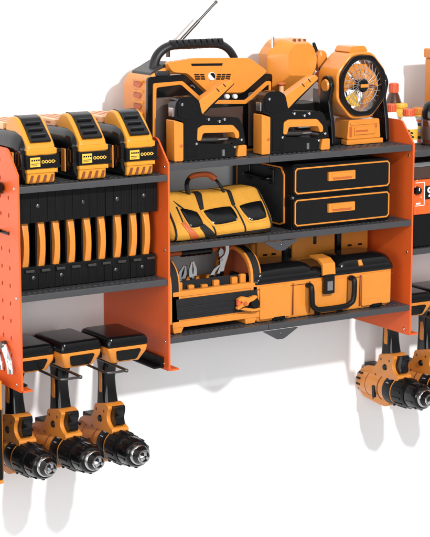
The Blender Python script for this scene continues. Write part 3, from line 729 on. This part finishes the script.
for pts in (((214, 226), (239, 221), (231, 206), (201, 211)), ((250, 222), (267, 218), (261, 200), (237, 206)), ((190, 229), (204, 226), (197, 212), (178, 208))):
    q = Q(*pts); cen = sum(q, Vector((0, 0))) / 4
    mb = MB(); mb.m('bag'); patch(mb, [cen + (p - cen) * 1.16 for p in q], .7, 1, bulge=.5, rnd=.08); pk0 = mb.build('pocket', t, sharp=60)
    mb = MB(); mb.m('black'); patch(mb, q, 1.2, 1.4, bulge=1.0, rnd=.10); mb.build('pocket_panel', pk0, sharp=60)
    mb = MB()
    for k in ({214: (1,), 250: (0,), 190: ()}[pts[0][0]]):
        p = cen + (q[k] - cen) * .82; bolt(mb, fpt(p.x, p.y, 2.4), (0, -1, .5), 1.1, 'steel', .8)
    build_split(mb, 'stud', pk0)
mb = MB(); mb.m('black_f'); patch(mb, Q((206, 243.5), (217, 243), (180, 206), (173, 201)), .8, 1, 6, 24, .4); mb.build('corner_strap', t, sharp=60)
for pts in (((200, 210), (203.5, 209.5), (197, 191), (193, 191)), ((232, 206), (235, 205.5), (228.5, 190), (224.5, 190))):
    mb = MB(); mb.m('black_f'); patch(mb, Q(*pts), 1.3, 1.2, 4, 14, .4); mb.build('strap', t, sharp=60)
mb = MB(); mb.m('black_f'); patch(mb, [(40, .3), (127, .3), (128, 5.0), (40, 2.2)], .8, 1, 40, 3, .5); mb.build('base_binding', t, sharp=60)
for pts in (((214.5, 242.5), (216, 242.3), (203.6, 210), (201.6, 210)), ((243.5, 237.5), (245, 237), (235.2, 206), (233.2, 206)), ((213, 241.6), (268, 231.6), (268, 230.8), (213, 240.6)), ((184, 227), (185, 226), (177, 207), (175.6, 207))):
    mb = MB(); mb.m('black_f'); patch(mb, Q(*pts), .35, .8, 12, 14, .25); mb.build('seam', t, sharp=60)
for u in (.045, .958):
    X, r = bag_sec(u); mb = MB(); mb.m('black_f'); mb.tube([(X, y - .4, zf + z + .3) for y, z in r if z > .5], 1.0, 8); mb.build('piping', t, sharp=60)
mb = MB(); mb.m('black_f')
hp = smooth([(44, -84, zf + 42), (45, -79, zf + 50), (49, -75, zf + 56), (56, -74, zf + 59.5), (68, -74, zf + 60), (76, -74, zf + 58.5), (82, -76, zf + 53), (85, -80, zf + 47), (86, -85, zf + 41)])
mb.tube(hp, 1.5, 8, sq=1.6); hn = mb.build('handle', t, sharp=60)
mb = MB(); mb.m('tool_dk'); mb.tube(hp[11:30], 2.5, 10, sq=1.4); mb.build('handle_grip', hn, sharp=60)
mb = MB(); mb.m('tool_dk'); patch(mb, Q((191, 240.5), (200, 241.5), (184, 222), (181, 223.5)), .8, 1, bulge=.3); mb.build('accent_panel', t, sharp=60)

# ------------------------------------------------------------------ drawer box
t = thing('drawer_box', 'black box of two drawers with orange outlines and pulls', 'drawer box', (215, -65, 127.6))
mb = MB(); mb.m('black_m'); mb.prism(rpoly([(152.5, 128), (277.5, 128), (278, 131), (278, 190), (275, 194.5), (155, 196), (152, 191), (152, 131)], 2.5, 3), 'y', -110, 2, 1.2); 
mb.box(166, 262, -96, -20, 195, 197.5, 1); bd = mb.build('shell', t)
sd = lambda i: rpoly([(-98 + i, 133 + i), (-90 + i * .6, 130.5 + i), (-14 - i * .6, 130.5 + i), (-6 - i, 137 + i), (-6 - i, 184 - i), (-14 - i * .6, 192 - i), (-92 + i * .6, 192 - i), (-98 + i, 184 - i)], 1, 2)
mb = MB(); mb.m('tool'); mb.prism(sd(0), 'x', 151, 152.6, .2, holes=[sd(1.6)]); mb.build('side_trim', bd)
mb = MB(); mb.m('dgrey'); mb.prism(sd(2.4), 'x', 151.4, 152.6, .4); mb.build('side_panel', bd)
mb = MB(); mb.m('black'); mb.tube(smooth([(152, -76, 177), (147, -76, 178), (144, -73, 178), (144, -50, 178), (144, -34, 178), (147, -31, 178), (152, -31, 177)], 3), 2.3, 10); mb.box(149, 152, -80, -72, 172, 188, 1); mb.box(149, 152, -35, -27, 172, 188, 1); mb.build('side_handle', bd, sharp=60)
mb = MB(); mb.m('black'); mb.tube([(180, -50, 196), (180, -52, 199), (186, -52, 200.5), (245, -52, 200.5), (250, -52, 199), (250, -50, 196)], 2.2, 10); mb.build('top_handle', bd)
for za, zb_ in ((130, 161), (163.5, 194)):
    ch = [(155, za), (275, za), (277.5, za + 3), (277.5, zb_ - 3), (275, zb_), (155, zb_), (152.5, zb_ - 3), (152.5, za + 3)]
    mb = MB(); mb.m('black_m'); mb.prism(ch, 'y', -113, -109.5, .8); dr = mb.build('drawer', t)
    o_ = [(157, za + 1.6), (273, za + 1.6), (276, za + 4.5), (276, zb_ - 4.5), (273, zb_ - 1.6), (157, zb_ - 1.6), (154, zb_ - 4.5), (154, za + 4.5)]
    i_ = [(157.6, za + 3.1), (272.4, za + 3.1), (274.5, za + 5), (274.5, zb_ - 5), (272.4, zb_ - 3.1), (157.6, zb_ - 3.1), (155.5, zb_ - 5), (155.5, za + 5)]
    mb = MB(); mb.m('tool'); mb.prism(o_, 'y', -113.9, -112.8, .2, holes=[i_]); mb.build('outline', dr)
    mb = MB(); mb.m('black'); mb.prism(rpoly(i_, .1, 1), 'y', -113.35, -112.9); mb.build('front_panel', dr)
    zc = (za + zb_) / 2 + 2.5; xc = 212
    mb = MB(); mb.m('tool'); mb.box(xc - 17, xc + 17, -116.5, -113, zc - 5, zc + 4.5, .8); mb.m('tool').box(xc - 13, xc + 13, -117.4, -116.2, zc - 1.5, zc + 2.8, .6); mb.m('tool_dk').box(xc - 12, xc + 12, -116.9, -116.3, zc - 3.6, zc - 2, .2); mb.build('pull', dr)
mb = MB(); mb.m('black'); mb.cyl((151, -114, 162), (151, -106, 162), 2.6, 2.6, 16, .5); mb.m('steel').cyl((151, -115, 162), (151, -113.5, 162), 1.3); mb.build('side_latch', t)

# ------------------------------------------------------------------ bottom shelf: open tote with tools
t = thing('tool_tote', 'open orange tool tote with black front and arched ends', 'tool tote', (60, -75, 34.6))
zt = 35
mb = MB(); mb.m('tool')
mb.box(10, 113, -106, -40, zt + 6, zt + 12, 1)
mb.prism(rpoly([(9, zt + 8), (114, zt + 8), (113, zt + 42), (10, zt + 42)], 2, 3), 'y', -110, -105, 1.0)
mb.prism(rpoly([(9, zt + 8), (114, zt + 8), (113, zt + 42), (10, zt + 42)], 2, 3), 'y', -44, -40, 1.0)
mb.box(8.5, 114.5, -111.2, -104.5, zt + 37, zt + 43, 1.4); mb.box(8.5, 114.5, -111.6, -104.5, zt + 5.5, zt + 12, 1.2)
for a, b in ((10, 22), (96, 110)): mb.prism([(a, zt), (b - 3, zt), (b, zt + 6), (a - 1, zt + 6)], 'y', -111, -42, .8)
tb_ = mb.build('tray', t)
mb = MB(); mb.m('black_f'); mb.prism(rpoly([(14, zt + 13.5), (108, zt + 13.5), (110, zt + 35), (12.5, zt + 35)], 1.5, 2), 'y', -111.4, -109.7, .5)
for k in range(3): mb.box(15, 107, -112, -111.2, zt + 17 + k * 5, zt + 18.5 + k * 5, .4)
mb.build('front_panel', tb_)
def arch(z_top, y0, y1, n=18):
    yc, ry = (y0 + y1) / 2, (y1 - y0) / 2; zs = zt + 42
    return [(y0, zt + 10)] + [(yc - ry * math.cos(PI * k / n), zs + (z_top - zs) * math.sin(PI * k / n) ** .75) for k in range(n + 1)] + [(y1, zt + 10)]
for xa, xb in ((9.2, 16.5), (106.5, 113.8)):
    mb = MB(); mb.m('lining'); mb.prism(arch(zt + 72, -107, -43), 'x', xa + .8, xb - .8); ep = mb.build('end_panel', t)
    for inn, key, o1_, xo in ((0, 'tool', 0, 1.2), (1, 'black_f', 0, 2.4)):
        mb = MB(); mb.m(key)
        ro, ri = (arch(zt + 76, -111, -39), arch(zt + 72, -107.5, -42.5)) if not inn else (arch(zt + 75.2, -110.2, -39.8), arch(zt + 73, -108.4, -41.6))
        n_ = len(ro)
        ringsA = [[(xa - xo - (3 if inn == 0 else 0) , *ro[k]), (xb + xo - (0 if inn == 0 else 0), *ro[k]), (xb + xo, *ri[k]), (xa - xo - (3 if inn == 0 else 0), *ri[k])] for k in range(n_)]
        if inn: ringsA = [[(xa - 1.2, ro[k][0] - .8, ro[k][1] + .8), (xb - .4, ro[k][0] - .8, ro[k][1] + .8), (xb - .4, *ri[k]), (xa - 1.2, *ri[k])] for k in range(n_)]
        mb.loft(ringsA); mb.build('arch_rim' if not inn else 'arch_band', ep, sharp=40)
mb = MB(); mb.m('tool_dk'); mb.cyl((9, -75, zt + 74), (114, -75, zt + 74), 2.6, 2.6, 16); hb = mb.build('handle_bar', t)
mb = MB(); mb.m('black'); mb.tube([(40 + k * 3, -75, zt + 74) for k in range(13)], [4 + .5 * (k % 2) for k in range(13)], 14); mb.build('grip_sleeve', hb)
mb = MB(); mb.m('tool')
for x, h in ((22, 8), (36, 4), (52, 3), (66, 6), (88, 7), (98, 9)): mb.box(x - 3.5, x + 3.5, -103, -98, zt + 20, zt + 42 + h, 1.4)
mb.m('black_f').box(14, 109, -97.5, -96, zt + 12, zt + 50, .4); mb.build('divider', t)

def pliers(x, y, z, tilt, lean, label, key, L=1.0):
    t = thing('pliers', label, 'pliers', (x, y, z), 'pliers in the open tote')
    for sgn in (-1, 1):
        mb = MB(); mb.X = Matrix.Translation((x, y, z)) @ Matrix.Rotation(tilt, 4, 'Y') @ Matrix.Rotation(lean, 4, 'Z') @ Matrix.Scale(L, 4)
        mb.m(key); mb.prism(rpoly([(sgn * .6, 36), (sgn * 2.2, 37), (sgn * 6.2, 28), (sgn * 6.6, 20), (sgn * 4, 14), (-sgn * 4, 9), (-sgn * 2, 17), (sgn * 1.4, 22), (sgn * 2.2, 27)], .9, 2), 'y', -1.8 if sgn < 0 else .1, -.1 if sgn < 0 else 1.8, .5)
        mb.m('black_m'); mb.tube([(-sgn * 4, 0, 12), (-sgn * 6, 0, 4), (-sgn * 6.5, 0, -6), (-sgn * 5, 0, -18)], [1.8, 2.3, 2.4, 2.2], 10)
        mb.build('handle_half', t)
    mb = MB(); mb.X = Matrix.Translation((x, y, z)) @ Matrix.Rotation(tilt, 4, 'Y') @ Matrix.Rotation(lean, 4, 'Z') @ Matrix.Scale(L, 4)
    bolt(mb, (0, -2.1, 16), (0, -1, 0), 2.6, 'dsteel', 1); mb.build('pivot', t)
zpt = zt + 36
pliers(25, -92, zpt, .32, .0, 'steel pliers leaning right beside the left arch of the tote', 'steel', .82)
pliers(46, -90, zpt, -.05, .1, 'bright upright pliers with open jaws in the tote', 'chrome', .86)
pliers(60, -90, zpt - 1, .62, .0, 'chrome pliers leaning far right in the middle of the tote', 'chrome', .84)
pliers(36, -86, zpt + 2, .12, .3, 'small dark grey pliers behind the two left chrome ones', 'dsteel', .7)
t = thing('adjustable_wrench', 'tall chrome adjustable wrench with curved head in the tote', 'wrench', (80, -84, zpt), None)
mb = MB(); mb.m('chrome'); mb.X = Matrix.Translation((80, -84, zpt)) @ Matrix.Rotation(.16, 4, 'Y')
mb.prism(rpoly([(-2.6, -20), (2.6, -20), (3, 22), (5, 30), (6, 38), (4, 46), (-1, 51), (-4, 50), (-1, 46), (1.5, 40), (.5, 34), (-3.5, 30), (-3, 22)], 1.6, 3), 'y', -1.8, 1.8, .6); w_ = mb.build('shaft', t)
mb = MB(); mb.m('steel'); mb.X = Matrix.Translation((80, -84, zpt)) @ Matrix.Rotation(.16, 4, 'Y'); mb.prism(rpoly([(-4.5, 31), (-.2, 34.5), (-1, 39), (-5, 41), (-7, 36)], .9, 2), 'y', -1.5, 1.5, .4); mb.cyl((-2.5, -2.3, 29), (-2.5, 2.3, 29), 2, 2, 12); mb.build('jaw', t)
t = thing('spring_clamp', 'small orange clamp hung on the front of the tote', 'clamp', (98, -116, zt + 28))
K = lambda x, y: FP(170 + x / 4.778, 260 + y / 4.778, -116)
mb = MB(); mb.m('tool'); mb.prism(rpoly([K(318, 185), K(340, 172), K(372, 178), K(405, 165), K(412, 175), K(392, 192), K(372, 200), K(366, 215), K(340, 222), K(318, 238), K(312, 228), K(338, 208), K(340, 196), K(322, 196)], 1.2, 2), 'y', -119.5, -115, .7)
mb.prism(rpoly([K(330, 236), K(352, 226), K(400, 232), K(426, 226), K(426, 238), K(398, 244), K(350, 240)], 1.0, 2), 'y', -118.5, -115.5, .7); mb.build('jaw_frame', t)
mb = MB(); mb.m('black'); mb.prism(rpoly([K(384, 190), K(412, 180), K(424, 200), K(420, 222), K(396, 228), K(380, 212)], 1.5, 3), 'y', -118.8, -114.8, .8); mb.build('pad', t)
mb = MB(); p = K(350, 205); mb.m('tool_dk'); mb.cyl((p[0], -114, p[1]), (p[0], -121, p[1]), 2.4, 2.2, 16, .4); mb.m('red').box(p[0] - 8, p[0] - 4, -118, -114.5, p[1] - 2, p[1] + 5, .6); mb.build('pivot', t)

# ------------------------------------------------------------------ toolbox and the case behind
t = thing('toolbox', 'orange toolbox with glossy black lid and front carry handle', 'toolbox', (195, -78, 34.6))
zt = 35
rr2 = lambda x0, x1, y0, y1, z, r: [(x, y, z) for x, y in rpoly(rect(x0, x1, y0, y1), r, 4)]
mb = MB(); mb.m('tool'); mb.loft([rr2(110, 281, -109, -62, zt, 6), rr2(108.5, 282.5, -110.5, -61, zt + 2, 6), rr2(107, 284, -112, -60, zt + 38, 6), rr2(107, 284, -112, -60, zt + 39.5, 6)])
for a, b in ((112, 150), (242, 280)): mb.prism(rpoly([(a, zt + 3), (b, zt + 3), (b, zt + 38), (a, zt + 38)], 2, 3), 'y', -113.4, -108, .9)
mb.prism(rpoly([(176, zt + 6), (222, zt + 6), (222, zt + 36), (176, zt + 36)], 2, 3), 'y', -112.9, -108, .7)
bd = mb.build('box_body', t, sharp=40)
mb = MB(); mb.m('tool_sh')
for a in (153.2, 174.2, 223.2, 239.6): mb.box(a, a + .9, -112.7, -111.5, zt + 3, zt + 37)
mb.box(107.4, 283.6, -112.5, -111.5, zt + 34.5, zt + 35.1)
mb.build('seam', bd)
mb = MB(); mb.m('black_m'); 
for a in (136, 262): mb.box(a - 7, a + 7, -114, -108, zt + .2, zt + 4, .6)
for a in (185, 213): mb.box(a - 3, a + 3, -113.6, -108, zt + 1, zt + 4, .4)
build_split(mb, 'foot', bd)
mb = MB(); mb.m('black'); mb.loft([rr2(106, 285, -113, -59, zt + 39.8, 6), rr2(105.5, 285.5, -113.5, -58.5, zt + 42, 6.5), rr2(106, 285, -113, -59, zt + 46, 8), rr2(109, 282, -110, -61, zt + 49, 9), rr2(114, 277, -104, -64, zt + 50.5, 9)])
for xa, xb in ((107, 181), (211, 284)):
    mb.loft([rr2(xa, xb, -112.4, -60, zt + 45, 9), rr2(xa + .6, xb - .6, -112, -60.5, zt + 50, 9.5), rr2(xa + 3, xb - 3, -109, -63, zt + 54.5, 11), rr2(xa + 8, xb - 8, -103, -67, zt + 57, 12), rr2(xa + 15, xb - 15, -96, -72, zt + 57.8, 11)])
ld = mb.build('lid', t, sharp=60)
mb = MB(); mb.m('black'); mb.box(188, 206, -115.5, -100, zt + 40, zt + 50, 1.5)
mb.build('lid_rib', ld)
mb = MB(); mb.m('tool'); mb.prism(rpoly([(-106, zt + 56.5), (-92, zt + 58), (-92, zt + 60.5), (-108, zt + 59), (-116.5, zt + 54), (-117.5, zt + 42), (-115, zt + 42), (-114, zt + 52)], 1.5, 3), 'x', 188, 204, 1.0); la = mb.build('latch', t)
mb = MB(); mb.m('black'); mb.box(189.5, 202.5, -119, -113.4, zt + 22, zt + 43, 1.5); mb.m('steel').box(192.5, 199.5, -119.5, -118.7, zt + 26, zt + 36, .4); mb.build('latch_catch', la)
mb = MB(); mb.m('black_m'); hz = zt + 10
mb.tube(smooth([(172, -112, zt + 33), (172, -118, zt + 33), (172, -120, zt + 28), (173, -120, zt + 14), (177, -120, hz - 1), (184, -120, hz - 3), (212, -120, hz - 3), (221, -120, hz - 1), (226, -120, zt + 14), (227, -120, zt + 30), (227, -118, zt + 35), (227, -112, zt + 35)], 4), 2.9, 12); mb.build('carry_handle', t, sharp=60)
mb = MB(); mb.m('tool'); mb.cyl((240, -113.5, zt + 47), (240, -110, zt + 52), 2.6); mb.build('lid_button', ld)

t = thing('hard_case', 'orange hard case with black clasps standing behind the toolbox', 'case', (215, -22, 34.6))
mb = MB(); mb.m('tool'); mb.box(142, 296, -52, 6, 35, 106, 4, 3)
for a, b in ((146, 178), (256, 292)): mb.box(a, b, -56, -50, 48, 110, 2, 3)
cb = mb.build('shell', t)
mb = MB(); mb.m('black_m'); mb.box(180.5, 254, -55, -51, 60, 96, 1.5); mb.m('tool').box(190, 246, -57.5, -54.5, 80, 111, 1.6); mb.m('black').box(179, 186.5, -58, -51, 66, 109, 1.5); mb.box(248, 254.5, -58, -51, 66, 111, 1.5)
mb.box(217, 221, -58.3, -57, 99, 111, .8); mb.build('clasp', cb)
mb = MB(); mb.m('black_m')
for a in (153, 164, 264, 278): mb.box(a, a + 5, -57, -55.6, 92, 94, .3)
build_split(mb, 'rivet_slot', cb)

# ------------------------------------------------------------------ right bay: power box, bottles
t = thing('power_box', 'orange power box with round dial and white digit on black display', 'power box', (370, -60, 95.1))
mb = MB(); mb.m('tool_dk'); mb.box(306, 440, -118, -6, 131.2, 169, 1.5); bd = mb.build('control_case', t)
bd.data.materials[0] = M['rack']
mb = MB(); mb.m('black_m'); mb.box(305.5, 440.5, -117, -6, 96, 131, 1.5); mb.build('base', t)
mb = MB(); mb.m('brown'); mb.box(306, 440, -116, -6, 169.2, 187, 1.5); mb.m('steel').box(305.6, 440.4, -117.5, -110, 183, 187.6, .6); mb.build('top_cover_lit_edge', t)  # brown cover; pale steel strip stands in for its top edge catching light
c = FP(417, 190.5, -118)
mb = MB(); mb.m('black'); mb.cyl((c[0], -117.5, c[1]), (c[0], -122, c[1]), 4.6, 4.0, 28, .6); mb.m('white_ink').box(c[0] - .5, c[0] + .5, -122.4, -121.8, c[1], c[1] + 3.4); mb.build('dial', t)
mb = MB(); mb.m('white_ink'); x0, z1_ = FP(413.8, 183, -118); x1, z0_ = FP(424, 205, -118); x0 = max(x0, 307.5)
for a in ((x0, x1, z1_ - .5, z1_ + .1), (x0, x1, z0_ - .5, z0_ + .1)): mb.box(a[0], a[1], -118.3, -117.8, a[2], a[3])
mb.box(x1 - .3, x1 + .3, -118.3, -117.8, z0_, z1_); mb.box(x0 + 1, x0 + 7, -118.3, -117.8, z0_ + 1.2, z0_ + 3)
for (px, py) in ((417, 180.5), (412.5, 187), (421, 197)):
    q = FP(max(px, 415), py, -118); mb.cyl((q[0], -117.9, q[1]), (q[0], -118.3, q[1]), .6, .6, 8)
mb.build('dial_mark', bd)
x0, z1_ = FP(425.3, 186, -118); _, z0_ = FP(425.3, 199.5, -118)
mb = MB(); mb.m('black'); mb.box(x0, x0 + 34, -119, -117.5, z0_, z1_, 1); ds = mb.build('display', t)
mb = MB(); mb.m('white_ink'); mb.text('9', 15, x0 + 5.6, -119.2, (z0_ + z1_) / 2, bold=.3); mb.build('digit', ds, wn=False)
mb = MB(); mb.m('red')
for px, py in ((417.3, 211), (427.5, 203.5)): q = FP(px, py, -118); mb.cyl((q[0], -117.5, q[1]), (q[0], -119.2, q[1]), 1.1, .9, 12)
build_split(mb, 'button', bd)

ZS = 201.2
def bottle(name, label, px, y, r, h, body, cap, capr, caph, lab=None, shoulder=.72, cat='bottle', band=None):
    x = at(px, 130, 1, y)[0]
    t = thing(name, label, cat, (x, y, ZS), 'bottles on the right bay shelf')
    mb = MB(); mb.m(body); hb = h - caph
    mb.lathe([(r - 1.5, 0), (r, 1.5), (r, hb * shoulder), (r * .92, hb * (shoulder + .08)), (capr * 1.15, hb * .96), (capr * .95, hb)], (x, y, ZS), seg=32); b = mb.build('body', t, sharp=50)
    mb = MB(); mb.m(cap); mb.lathe([(capr, hb + .2), (capr + .3, hb + 1), (capr, h - 1), (capr - 1, h)], (x, y, ZS), seg=24)
    for k in range(16):
        a = 2 * PI * k / 16; mb.box(x + capr * math.cos(a) - .4, x + capr * math.cos(a) + .4, y + capr * math.sin(a) - .4, y + capr * math.sin(a) + .4, ZS + hb + 1, ZS + h - 1.5)
    mb.build('cap', t, sharp=50)
    if lab:
        mb = MB(); mb.m(lab); mb.lathe([(r + .3, 5), (r + .35, 6), (r + .35, hb * shoulder - 6), (r + .3, hb * shoulder - 5)], (x, y, ZS), seg=32)
        mb.m('black_m')
        for k, (a, zz, wd) in enumerate(((-.25, .5, 4), (.1, .42, 3.2), (-.1, .34, 4.5), (.2, .27, 2.6))):
            dx = (r + .5) * math.sin(a - .45); dy = -(r + .5) * math.cos(a - .45); mb.X = Matrix.Translation((x + dx, y + dy, ZS + hb * zz)) @ Matrix.Rotation(a - .45, 4, 'Z') @ Matrix.Rotation(.3, 4, 'Y'); mb.box(-wd / 2, wd / 2, -.3, .3, -.9, .9, .2)
        mb.X = None; mb.build('label', b, sharp=50)
    return t
bottle('glue_bottle', 'white bottle with orange cap and yellow label seen above the panel slope', 408.5, -62, 11.5, 38, 'white', 'red', 6.4, 8, 'label_y', .72)
bottle('glue_bottle', 'white bottle with orange cap half hidden beside the fan', 391, -40, 10, 42, 'white', 'red', 5.2, 9, 'white', .7)
bottle('paint_bottle', 'bright yellow bottle behind the two white ones', 400.5, -24, 15, 40, 'label_y', 'label_y', 7, 5, None, .85)
bottle('paint_bottle', 'bright yellow bottle with amber cap beside the striped tin', 418, -40, 9.5, 36, 'label_y', 'tool', 6.4, 8, None, .8)
bottle('brown_bottle', 'dark brown bottle with red cap showing above the yellow bottles', 393, -14, 17, 62, 'amber', 'red', 5.2, 11, None, .35)
# striped tin
x = at(420.5, 130, 1, -70)[0]
t = thing('striped_tin', 'small tin banded grey, amber and red beside the dark jar', 'tin', (x, -70, ZS), 'bottles on the right bay shelf')
mb = MB(); mb.m('grey'); mb.lathe([(6, 0), (6.5, 1), (6.5, 28), (5.8, 29)], (x, -70, ZS), seg=28); b = mb.build('can_body', t)
mb = MB()
for k, key in enumerate(('red', 'black_m', 'tool', 'grey_ink', 'label_y', 'dgrey', 'tool_dk')): mb.m(key).lathe([(6.6, 0), (6.8, .4), (6.8, 2.6), (6.6, 3)], (x, -70, ZS + 2 + k * 3.6), seg=28)
mb.build('band', b)
x = at(431, 130, 1, -84)[0]
t = thing('dark_jar', 'glossy dark brown jar with domed black lid in front of the tall orange canister', 'jar', (x, -84, ZS), 'bottles on the right bay shelf')
mb = MB(); mb.m('amber'); mb.lathe([(9.5, 0), (11, 1.5), (11, 26), (10, 28)], (x, -84, ZS), seg=36); mb.build('body', t, sharp=50)
mb = MB(); mb.m('black'); mb.lathe([(10.6, 28.2), (11, 29), (10.6, 36), (8, 44), (5, 47), (.05, 48)], (x, -84, ZS), seg=36); mb.build('lid', t, sharp=50)
mb = MB(); mb.m('brown'); mb.lathe([(11.1, 6), (11.25, 6.5), (11.25, 20), (11.1, 20.5)], (x, -84, ZS), seg=36); mb.build('label_band', t)
x0 = FP(424.2, 90, -34)[0]; zt_ = FP(424, 48, -34)[1]
t = thing('tall_canister', 'tall orange boxy canister cut by the right edge of the picture', 'canister', (x0 + 18, -50, ZS), 'bottles on the right bay shelf')
mb = MB(); mb.m('tool'); mb.box(x0, x0 + 36, -66, -34, ZS, zt_ - 11, 2, 3); mb.build('body', t)
mb = MB(); mb.m('tool'); mb.box(x0 - 1.4, x0 + 37.4, -67.4, -32.6, zt_ - 10.8, zt_, 2.4, 3); mb.m('tool_dk').box(x0 + 3, x0 + 9, -68, -67, zt_ - 8, zt_ - 6, .3); mb.build('lid', t)

# ------------------------------------------------------------------ left: hooks on the perforated panel, hanging case
t = thing('peg_hook', 'black rubber tipped peg hook near the top of the perforated panel', 'hook', (-165, -82, 193), 'hooks on the perforated panel')
mb = MB(); mb.m('black_m'); mb.box(-167, -165.1, -89, -74, 188, 199, 1.2); mb.tube([(-166, -83, 194), (-176, -83, 192), (-180, -83, 196)], 2.4, 10); mb.build('bracket', t)
mb = MB(); mb.m('black'); mb.ell((-171, -91, 194.5), 6.2, 5.5, 6); mb.m('white').ell((-175.8, -93.5, 195.5), 1.2, 1.2, 1.8); mb.build('rubber_tip', t)
t = thing('peg_hook', 'thin black curved wire hook halfway up the perforated panel', 'hook', (-165, -85, 148), 'hooks on the perforated panel')
mb = MB(); mb.m('black'); mb.tube(smooth([(-165, -84, 152), (-170, -85, 152), (-175, -89, 151), (-178, -96, 147), (-178, -98, 142)]), 1.3, 8); mb.build('wire', t, sharp=60)
mb = MB(); mb.m('black_m'); mb.box(-166, -165.1, -101, -78, 150, 153, .5); mb.build('plate', t)
t = thing('chrome_hook', 'double chrome hook with dark pivot low on the perforated panel', 'hook', (-165, -90, 30), 'hooks on the perforated panel')
for dy in (0, 22):
    mb = MB(); mb.m('chrome'); pr = smooth([(-167, -88 + dy, 42), (-169, -96 + dy, 38), (-170, -103 + dy, 32), (-170, -107 + dy, 24), (-170, -108 + dy, 17)]); mb.tube(pr, 3.6, 12, sq=.6); mb.build('prong', t, sharp=60)
mb = MB(); mb.m('dsteel'); mb.cyl((-165.1, -89, 41), (-171, -89, 41), 4.6, 4.2, 20, .6); mb.cyl((-165.1, -69, 41), (-171, -69, 41), 4.6, 4.2, 20, .6); mb.build('pivot', t)
t = thing('hanging_case', 'orange rimmed black case at the lower left corner below the perforated panel', 'case', (-205, -40, -93))
mb = MB(); mb.m('tool'); mb.box(-240, -176, -102, 13, -93, 10, 2, 3); b = mb.build('shell', t)
mb = MB(); mb.m('black_m'); mb.box(-238, -178, -104.5, -101.8, -88, -18, 1.2); mb.box(-176.3, -174.5, -99, 8, -88, -18, .6); mb.build('front_panel', b)
